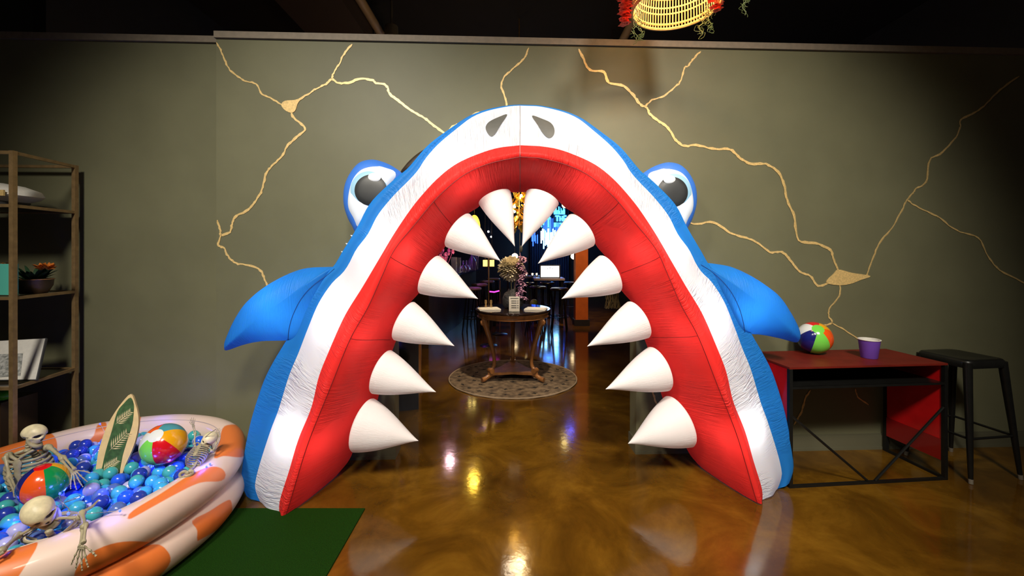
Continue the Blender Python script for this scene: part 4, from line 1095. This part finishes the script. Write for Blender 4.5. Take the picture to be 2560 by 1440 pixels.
for x, rz, lb in ((-.27, .25, 'left'), (.26, -.25, 'right')):
    c0 = TC+Vector((x, -.12, TZ+.001)); m = MB(); m.box(c0+Vector((0,0,.006)), (.24, .17, .012), rz); m.box(c0+Vector((0,0,.015)), (.22, .15, .006), rz*1.1)
    tag(m.build('folded_leaflets', m_card, smooth=False), 'stack of cream leaflets lying on the %s side of the round table' % lb, 'leaflets', 'leaflets on the round table')
for dx in (-.31, -.25):
    c0 = TC+Vector((dx, -.05, TZ+.022)); m = MB(); m.lathe(c0, [(0, 0), (.018, 0), (.010, .03), (.016, .05), (.014, .075), (0, .08)], 14)
    tag(m.build('candle_holder', m_brass), 'small brass candle holder on the %s of the round table' % ('far left edge' if dx < -.3 else 'left leaflets'), 'candle holder')

# gold leaf chandelier over the table
cc = pix(1298, 512, 4.95)
ch = thing('gold_leaf_chandelier', 'hanging chandelier of shiny gold leaves above the round table', 'chandelier', cc-Vector((0,0,.3)))
m_gl = mat('gold_leaf', (0.95, 0.62, 0.12, 1), .22, metal=.9); rg = random.Random(11)
m = MB()
for i in range(150):
    a = rg.uniform(0, 2*PI); r = rg.uniform(.03, .15); z = rg.uniform(-.26, .26); c = cc+Vector((r*math.cos(a), r*math.sin(a), z))
    leafmesh(m, c, (rg.uniform(-1, 1), rg.uniform(-1, 1), rg.uniform(-1.4, .6)), rg.uniform(.05, .085), .024, 4, .5)
m.build('leaves', m_gl, ch)
m = MB(); m.tube([cc+Vector((0,0,-.27)), cc+Vector((0,0,4.2-cc.z))], .008, 8); m.build('rod', m_brass, ch)
m = MB(); m.tube([pix(1300, 572, 4.95), pix(1299, 640, 4.95)], .005, 6); m.sphere(pix(1303, 622, 4.95), (.02, .02, .04), 10, 8); m.build('hanging_drop', m_ink, ch)
m_wb = mat('warm_bulb', (1,1,1,1), .3, emit=(1, .7, .25, 1), es=30)
for q in range(5):
    m = MB(); m.sphere(cc+Vector((.07*math.cos(q*1.26), .07*math.sin(q*1.26), .1*math.sin(q*2))), .016, 10, 8); m.build('bulb', m_wb, ch)
light('POINT', 'chandelier_light', cc+Vector((0, -.30, .02)), 10, (1, .72, .35), .05)
light('POINT', 'chandelier_light', cc+Vector((-.1, -.5, -.1)), 3, (1, .80, .55), .05)
light('SPOT', 'table_fill', (.35, 3.45, 3.4), 300, (1, .78, .52), .06, (0, 4.86, .55), .75)  # unseen fill added in the hall to brighten table and dahlia

# globes and bulbs deeper in the hall (yellow paper lamp, bare bulbs)
def globe(px, py, Y, r, col, es, label, pw=6, Z=None, ry=1.0):
    c = pix(px, py, Y)
    if Z: c.z = Z
    t = thing('pendant_globe', label, 'pendant lamp', c)
    m = MB(); m.sphere(c, (r, r, r*ry), 20, 14); m.build('globe', mat('globe_glow', (1,1,1,1), .4, emit=col, es=es, noise=.2), t)
    m = MB(); m.tube([c+Vector((0,0,r*ry*.95)), Vector((c.x, c.y, 4.2))], .006, 6); m.build('cord', m_ink, t)
    if pw: light('POINT', 'globe_light', c-Vector((0, r+.06, 0)), pw, col[:3], .05)
globe(1186, 568, 6.1, .085, (1, .62, .06, 1), 1.5, 'tall yellow paper pendant behind the upper left teeth', 8, ry=2.1)
t = thing('neon_strip', 'small magenta neon strip glowing behind the brass pole', 'neon strip', pix(1236, 729, 8.2))
m = MB(); m.tube([pix(1224, 729, 8.2), pix(1236, 730, 8.2), pix(1248, 727, 8.2)], .012, 8); m.build('tube', mat('magenta_neon', (1,.1,.8,1), .3, emit=(.9, .04, .55, 1), es=3), t)
c = pix(1236, 729, 8.2); m = MB(); m.box((c.x, c.y, c.z-.02-(c.z-.02)/2), (.06, .04, c.z-.02)); m.build('stand', m_black, t, smooth=False)
globe(1180, 560, 9.8, .07, (1, .75, .2, 1), 14, 'small warm pendant behind the yellow paper pendant', 0, Z=2.10)
globe(1412, 513, 8.5, .06, (1, .75, .25, 1), 14, 'small warm pendant hidden behind the upper right gum', 0, Z=2.40)
globe(1287, 641, 12.0, .09, (1, .72, .38, 1), 9, 'round warm bulb glowing right above the dahlia', 0)
globe(1434, 641, 11.0, .075, (1, .72, .38, 1), 9, 'round warm bulb glowing left of the orange column', 0)
globe(1221, 579, 12.0, .028, (.9, .9, 1, 1), 14, 'tiny white bulb between the two left upper teeth', 0)
globe(1228, 592, 12.0, .024, (.9, .9, 1, 1), 12, 'lower tiny white bulb between the two left upper teeth', 0)
# orange column
m = MB(); c = flo(1452, 812); m.box((c.x, c.y, 2.1), (.245, .245, 4.2)); col_ = thing('square_column', 'orange painted square column in the hall beyond the arch', 'column', (c.x, c.y, 0))
m.build('shaft', mat('orange_paint', (0.55, 0.13, 0.02, 1), .5, noise=.15), col_, smooth=False)
MB().box((c.x, c.y-.005, .06), (.30, .30, .12)).build('plinth', m_dark, col_, smooth=False)
light('SPOT', 'column_light', (c.x-.2, c.y-2.2, 3.9), 420, (1, .62, .35), .05, (c.x, c.y, .9), .6)
# bar on the left, glasses, flowers
bx0, bx1 = -3.2, -.62
bar_ = thing('bar_counter', 'long dark bar counter on the left side of the hall', 'bar counter', (-1.5, 8.4, 0))
m = MB(); vs = [(-1.62, 6.2), (-1.30, 6.2), (-1.10, 10.6), (-2.4, 10.6)]
m.slab([Vector((x, y, 1.10)) for x, y in [(-2.0, 6.1), (-1.02, 6.1), (-.62, 10.6), (-1.7, 10.6)]], (0,0,1), .05); m.build('counter_top', mat('bar_top', (0.07, 0.055, 0.06, 1), .12, coat=.5, noise=.4, nscale=7), bar_, smooth=False)
m = MB(); m.slab([Vector((x, y, 1.05)) for x, y in [(-1.9, 6.3), (-1.25, 6.3), (-.9, 10.5), (-1.6, 10.5)]], (0,0,1), 1.05); m.build('counter_front', m_woodd, bar_, smooth=False)
light('SPOT', 'bar_purple_light', (-1.5, 8.0, 2.6), 60, (.45, .08, 1), .02, (-1.4, 8.0, 0), 1.7)
light('SPOT', 'bar_purple_light', (-2.0, 6.6, 2.6), 80, (.5, .06, 1), .02, (-1.6, 7.4, .5), 1.6)
light('AREA', 'bar_purple_light', (-1.6, 11.5, 2.3), 8, (.4, .05, 1), .4, (-1.6, 11.5, 0))
def glassware(px, py_b, Y, h, r, label, kind='tumbler'):
    c = pix(px, py_b, Y); c.z = 1.102; m = MB()
    pr_ = {'tumbler': [(0, 0), (r*.75, 0), (r, h), (r*.93, h), (r*.68, .01), (0, .01)], 'flask': [(0, 0), (r, 0), (r, h*.4), (r*.3, h*.65), (r*.3, h), (r*.24, h), (r*.2, .3*h), (0, .02)]}[kind]
    m.lathe(c, pr_, 20); return tag(m.build('drinking_glass' if kind == 'tumbler' else 'glass_bottle', m_glass), label, 'glass' if kind == 'tumbler' else 'bottle', 'glassware on the bar')
fv = pix(1113, 690, 6.35); fv.z = 1.102
fb = thing('flower_bouquet', 'pink and magenta flowers in a glass vase at the near end of the bar', 'bouquet', fv)
m = MB(); m.lathe(fv, [(0, 0), (.04, 0), (.05, .18), (.047, .18), (.035, .01), (0, .01)], 20); m.build('glass_vase', m_glass, fb)
rb_ = random.Random(8); mp_ = [mat('pink_petal', (0.72, 0.22, 0.38, 1), .6), mat('magenta_petal', (0.35, 0.06, 0.22, 1), .6)]
for i in range(11):
    c = pix(1112+rb_.uniform(-13, 20), 634+rb_.uniform(-12, 16), 6.35+rb_.uniform(-.08, .08)); m = MB()
    for k in range(22): 
        z = 1-2*(k+.5)/22; a = k*2.4; r = math.sqrt(1-z*z); leafmesh(m, c, (r*math.cos(a), r*math.sin(a), z), .038, .014, 3)
    m.tube([c, fv+Vector((0,0,.06))], .0025, 5); m.build('flower', mp_[i % 2 if i % 3 else 0], fb)
light('POINT', 'bouquet_light', pix(1125, 615, 6.0), 6, (1, .6, .7), .05)
glassware(1135, 700, 6.5, .27, .05, 'tall clear glass with pale rim at the near end of the bar')
glassware(1146, 700, 6.8, .26, .045, 'second tall clear glass just behind the first on the bar')
glassware(1158, 700, 7.2, .2, .05, 'clear conical glass bottle standing on the bar, front one', 'flask')
glassware(1166, 700, 7.5, .2, .05, 'clear conical glass bottle standing on the bar, rear one', 'flask')
glassware(1180, 700, 8.0, .42, .08, 'large clear glass dispenser glowing purple on the bar', 'flask')
glassware(1190, 700, 8.3, .3, .06, 'clear glass right of the large dispenser on the bar')
# bar stools along the counter
def stool2(x, y, sh, label, mm, group):
    t = thing('counter_stool', label, 'stool', (x, y, 0), group)
    m = MB(); m.lathe((x, y, sh), [(0, .03), (.14, .03), (.165, .02), (.17, 0), (.15, -.02), (0, -.02)], 24); m.build('seat', mm, t)
    for q in range(4):
        a = q*PI/2+.6; m = MB(); m.tube([(x+.1*math.cos(a), y+.1*math.sin(a), sh), (x+.2*math.cos(a), y+.2*math.sin(a), .0)], .012, 8); m.build('leg', m_black, t)
    m = MB(); m.tube([(x+.17*math.cos(2*PI*k/20), y+.17*math.sin(2*PI*k/20), .26) for k in range(20)], .008, 6, closed=True); m.build('foot_ring', m_black, t)
    return t
m_tan = mat('tan_seat', (0.45, 0.32, 0.18, 1), .4); m_pur = mat('seat_dark', (0.05, 0.03, 0.08, 1), .4)
for i, (x, y) in enumerate(((-.72, 7.6), (-.66, 8.5), (-.56, 9.4), (-.46, 10.3))):
    stool2(x, y, .78, 'tan round-seat stool in the row at the bar, %s' % ['nearest one', 'second from the front', 'third from the front', 'farthest one'][i], m_tan, 'stools along the bar')
# barrel-like board resting left: dark speaker with blue led and a wooden post
t = thing('dark_cabinet', 'dark angled cabinet with a small blue light seen left through the shark mouth', 'cabinet', (-.98, 4.0, 0))
MB().box((-1.12, 4.0, .38), (.42, .4, .76), .3).build('body', mat('cabinet_black', (0.03, 0.03, 0.035, 1), .3, noise=.3), t, smooth=False)
m = MB(); m.sphere(Vector((-1.05, 3.79, .64)), (.02, .008, .03), 10, 8); m.build('blue_light', m_led, t)
m = MB(); m.lathe((0,0,0), [(.055,-.006),(.075,0),(.055,.008),(0,.0)], 24, mat=Matrix.Rotation(PI/2, 3, 'X')); m.v = [v+Vector((-1.0, 3.80, .50)) for v in m.v]; m.build('round_knob', m_black, t)
t = thing('wooden_post', 'short turned wooden post beside the dark cabinet beyond the left wall end', 'post', (-1.0, 4.48, 0))
m = MB(); m.lathe((-1.0, 4.48, 0), [(0,0),(.05,0),(.05,.06),(.03,.09),(.034,.4),(.03,.62),(.045,.66),(.04,.70),(0,.72)], 20); m.build('shaft', m_wood, t)
# brass poles
for px, Y in ((1222, 6.5), (1250, 7.4)):
    c = pix(px, 700, Y); t = thing('stanchion_pole', 'thin brass pole %s the round table' % ('just left behind' if px < 1230 else 'closer behind'), 'pole', (c.x, c.y, 0), 'thin poles behind the table')
    m = MB(); m.tube([(c.x, c.y, 0.01), (c.x, c.y, 1.42 if px < 1230 else .95)], .010, 8); m.build('pole', m_brass, t)
    m = MB(); m.lathe((c.x, c.y, 0), [(0, .02), (.13, .012), (.14, 0)], 24); m.build('base', m_black, t)
for px in (1213, 1230):
    c = pix(px, 658, 6.6); t = thing('candle_lantern', 'small lit yellow lantern %s the brass pole top' % ('left of' if px < 1220 else 'right of'), 'lantern', c)
    m = MB(); m.lathe(c-Vector((0,0,.05)), [(0, 0), (.035, 0), (.035, .1), (0, .1)], 14); m.build('glass', mat('lantern_glow', (1,.8,.3,1), .4, emit=(1, .62, .12, 1), es=2.5), t)
    m = MB(); m.tube([c+Vector((0,0,.05)), Vector((c.x, c.y, 4.2))], .004, 6); m.build('cord', m_ink, t)
# high tables with candles, screen
def hightable(cx, cy, w_, d_, h, label):
    t = thing('high_table', label, 'table', (cx, cy, 0), 'high tables in the hall')
    MB().box((cx, cy, h-.02), (w_, d_, .04)).build('tabletop', mat('hightop', (0.35, 0.30, 0.30, 1), .3), t, smooth=False)
    for sx in (-1, 1):
        for sy in (-1, 1): MB().box((cx+sx*(w_/2-.05), cy+sy*(d_/2-.05), (h-.04)/2), (.04, .04, h-.04)).build('leg', m_black, t, smooth=False)
    return t
c = pix(1372, 695, 8.6); hightable(c.x, 8.7, .62, .5, c.z, 'high table carrying the white screen in the hall'); zt1 = c.z
c2 = pix(1332, 690, 9.7); hightable(c2.x-.1, 9.8, 1.05, .5, c2.z, 'long high table with small candles behind the dahlia'); zt2 = c2.z
for i, px in enumerate((1316, 1331, 1342)):
    c = pix(px, 684, 9.62); c.z = zt2+.001; t = thing('tea_light', 'small lit candle on the long high table, %s of three' % ['leftmost', 'middle', 'rightmost'][i], 'candle', c, 'candles on the high table')
    m = MB(); m.lathe(c, [(0,0),(.03,0),(.035,.07),(.03,.07),(.02,.02),(0,.02)], 14); m.build('holder', m_glass, t)
    m = MB(); m.sphere(c+Vector((0,0,.045)), (.012,.012,.025), 8, 8); m.build('flame', mat('flame', (1,.7,.2,1), .4, emit=(1, .7, .3, 1), es=25), t)
c = pix(1375, 671, 8.55); t = thing('display_screen', 'lit white screen in a black case standing on a high table in the hall', 'screen', Vector((c.x, c.y, zt1)))
MB().box((c.x, c.y+.02, zt1+.135), (.42, .03, .27)).build('case', m_ink, t, smooth=False)
MB().box((c.x-.0, c.y+.002, zt1+.135), (.37, .006, .225)).build('panel', m_screen, t, smooth=False)
m = MB()
for k in range(3): m.box((c.x-.05+.05*k, c.y-.003, zt1+.21-(.012 if k != 1 else 0)), (.022, .002, .014))
for k in range(3): m.box((c.x, c.y-.003, zt1+.165-.03*k), (.10-.02*k, .002, .006))
m.build('screen_text', mat('screen_grey', (0.3, 0.35, 0.4, 1), .5), t, smooth=False)
for i, (px, Y) in enumerate(((1345, 8.15), (1368, 9.27), (1398, 7.75), (1428, 9.25), (1322, 9.1))):
    c = pix(px, 700, Y); stool2(c.x, Y, .76, 'black stool around the high tables, number %s from the left' % ['two', 'three', 'four', 'five', 'one'][i], m_black, 'black stools at the high tables')
c = flo(1333, 770, .07)
for px, Y, r, cl, lb in ((1335, 7.4, .07, (0.35, 0.45, 0.05, 1), 'small yellow-green ball on the floor behind the round table'),):
    c = pix(px, 700, Y); c.z = .55; m = MB(); m.sphere(c, r, 16, 12)
    t = tag(m.build('green_ball', mat('ball_yg', cl, .4)), 'small yellow-green ball on a dark stool behind the round table', 'ball'); stool2(c.x, Y, .447, 'low dark stool carrying the yellow-green ball', m_black, None)
# blue foil curtain, its lit shine made as emission, with neon word
m_neon_foil = mat('neon_foil_blue', (.1,.3,1,1), .3, emit=(.05, .42, 1, 1), es=5)  # sign tubes, also glowing foil strips
m_ice = mat('foil_ice_glow', (.5,.8,1,1), .3, emit=(.3, .7, 1, 1), es=12)
m_bl2 = mat('foil_deep_glow', (.05,.1,1,1), .3, emit=(.03, .12, 1, 1), es=3)
t = thing('foil_curtain', 'hanging blue and white foil curtain, made to glow, at the far right of the hall', 'foil curtain', pix(1385, 600, 15.6)); rk = random.Random(3)
for (x0, x1, ya, yb, n, mm) in ((1352, 1396, 575, 612, 14, m_ice), (1384, 1412, 520, 560, 12, m_neon_foil), (1328, 1345, 585, 606, 5, m_bl2), (1356, 1410, 545, 600, 14, m_bl2), (1345, 1375, 540, 560, 8, m_neon_foil)):
    for i in range(n):
        x = x0+(x1-x0)*(i+rk.uniform(.2, .8))/n; a = pix(x, ya+rk.uniform(-4, 8), 15.6); e = pix(x, yb+rk.uniform(-12, 10), 15.6)
        m = MB(); m.tube([a, e], rk.uniform(.012, .03), 6); m.build('foil_strip', mm, t)
m = MB(); m.tube([pix(1325, 505, 15.6), pix(1425, 505, 15.6)], .03, 6); m.build('top_rail', m_black, t)
for px_ in (1330, 1420):
    a = pix(px_, 505, 15.6); m = MB(); m.tube([a, Vector((a.x, a.y, 4.21))], .01, 6); m.build('hanging_wire', m_black, t)
t = thing('neon_sign', 'blue neon sign spelling THE high on the far right wall of the hall', 'neon sign', pix(1400, 556, 15.3))
def stroke(l): 
    m = MB()
    for a, e in l: m.tube([a, e], .028, 8)
    return m
def G(x, y): return pix(x, y, 15.3)
stroke([(G(1388,540),G(1398,540)),(G(1393,540),G(1393,553))]).build('letter', m_neon_foil, t)
stroke([(G(1400,540),G(1400,553)),(G(1406,540),G(1406,553)),(G(1400,547),G(1406,547))]).build('letter', m_neon_foil, t)
stroke([(G(1409,540),G(1409,553)),(G(1409,540),G(1416,540)),(G(1409,547),G(1415,547)),(G(1409,553),G(1416,553))]).build('letter', m_neon_foil, t)
m = MB(); m.box(G(1402, 546)+Vector((0,.06,0)), (.52, .03, .30)); m.build('backing', m_ink, t, smooth=False)
a = G(1402, 540)+Vector((0,.06,.1)); m = MB(); m.tube([a, Vector((a.x, a.y, 4.21))], .01, 6); m.build('hanging_wire', m_black, t)
light('POINT', 'curtain_glow', pix(1380, 580, 15.0), 18, (.1, .35, 1), .3)
light('AREA', 'hall_blue_light', (1.9, 12.5, 3.9), 12, (.10, .12, 1), .5, (1.9, 12.6, 0))
light('AREA', 'hall_purple_light', (-.6, 12.5, 3.9), 6, (.35, .1, 1), .5, (-.6, 12.6, 0))
# blue drapes on the far wall
m_dr = mat('navy_drape', (0.014, 0.022, 0.07, 1), .8, noise=.3, nscale=3, stretch=(6, 1, .2))
m = MB(); pts_ = []
for i in range(121):
    x = .75+i*.013; pts_.append((x, 16.9+.06*math.sin(i*.9)))
vs = [Vector((x, y, z)) for x, y in pts_ for z in (0, 3.6)]; m.add(vs, [(2*i, 2*i+1, 2*i+3, 2*i+2) for i in range(120)]); m.add([v+Vector((0,.03,0)) for v in vs], [(2*i, 2*i+1, 2*i+3, 2*i+2) for i in range(120)])
tag(m.build('stage_drape', m_dr), 'navy blue pleated drape covering the far wall of the hall', 'drape')
# dried plant hanging near right jamb inside
c = pix(1530, 735, 5.2); t = thing('dried_plant', 'dried straw-coloured hanging plant on the right between the third and fourth teeth', 'plant', Vector((c.x, c.y, .9)))
m = MB()
for i in range(40):
    p = c+Vector((rf.uniform(-.06, .08), rf.uniform(-.05, .05), .04)); m.tube(spl([p, p+Vector((rf.uniform(-.03, .03), 0, -.1)), p+Vector((rf.uniform(-.05, .05), 0, -.22))], 3), .0025, 4)
m.build('fronds', mat('straw', (0.35, 0.26, 0.12, 1), .7), t)
m = MB(); m.lathe(c+Vector((0,0,.02)), [(0,0),(.08,0),(.1,.12),(0,.12)], 18); m.tube([c+Vector((0,0,.14)), Vector((c.x, c.y, 4.2))], .004, 6); m.build('hanging_basket', m_woodd, t)
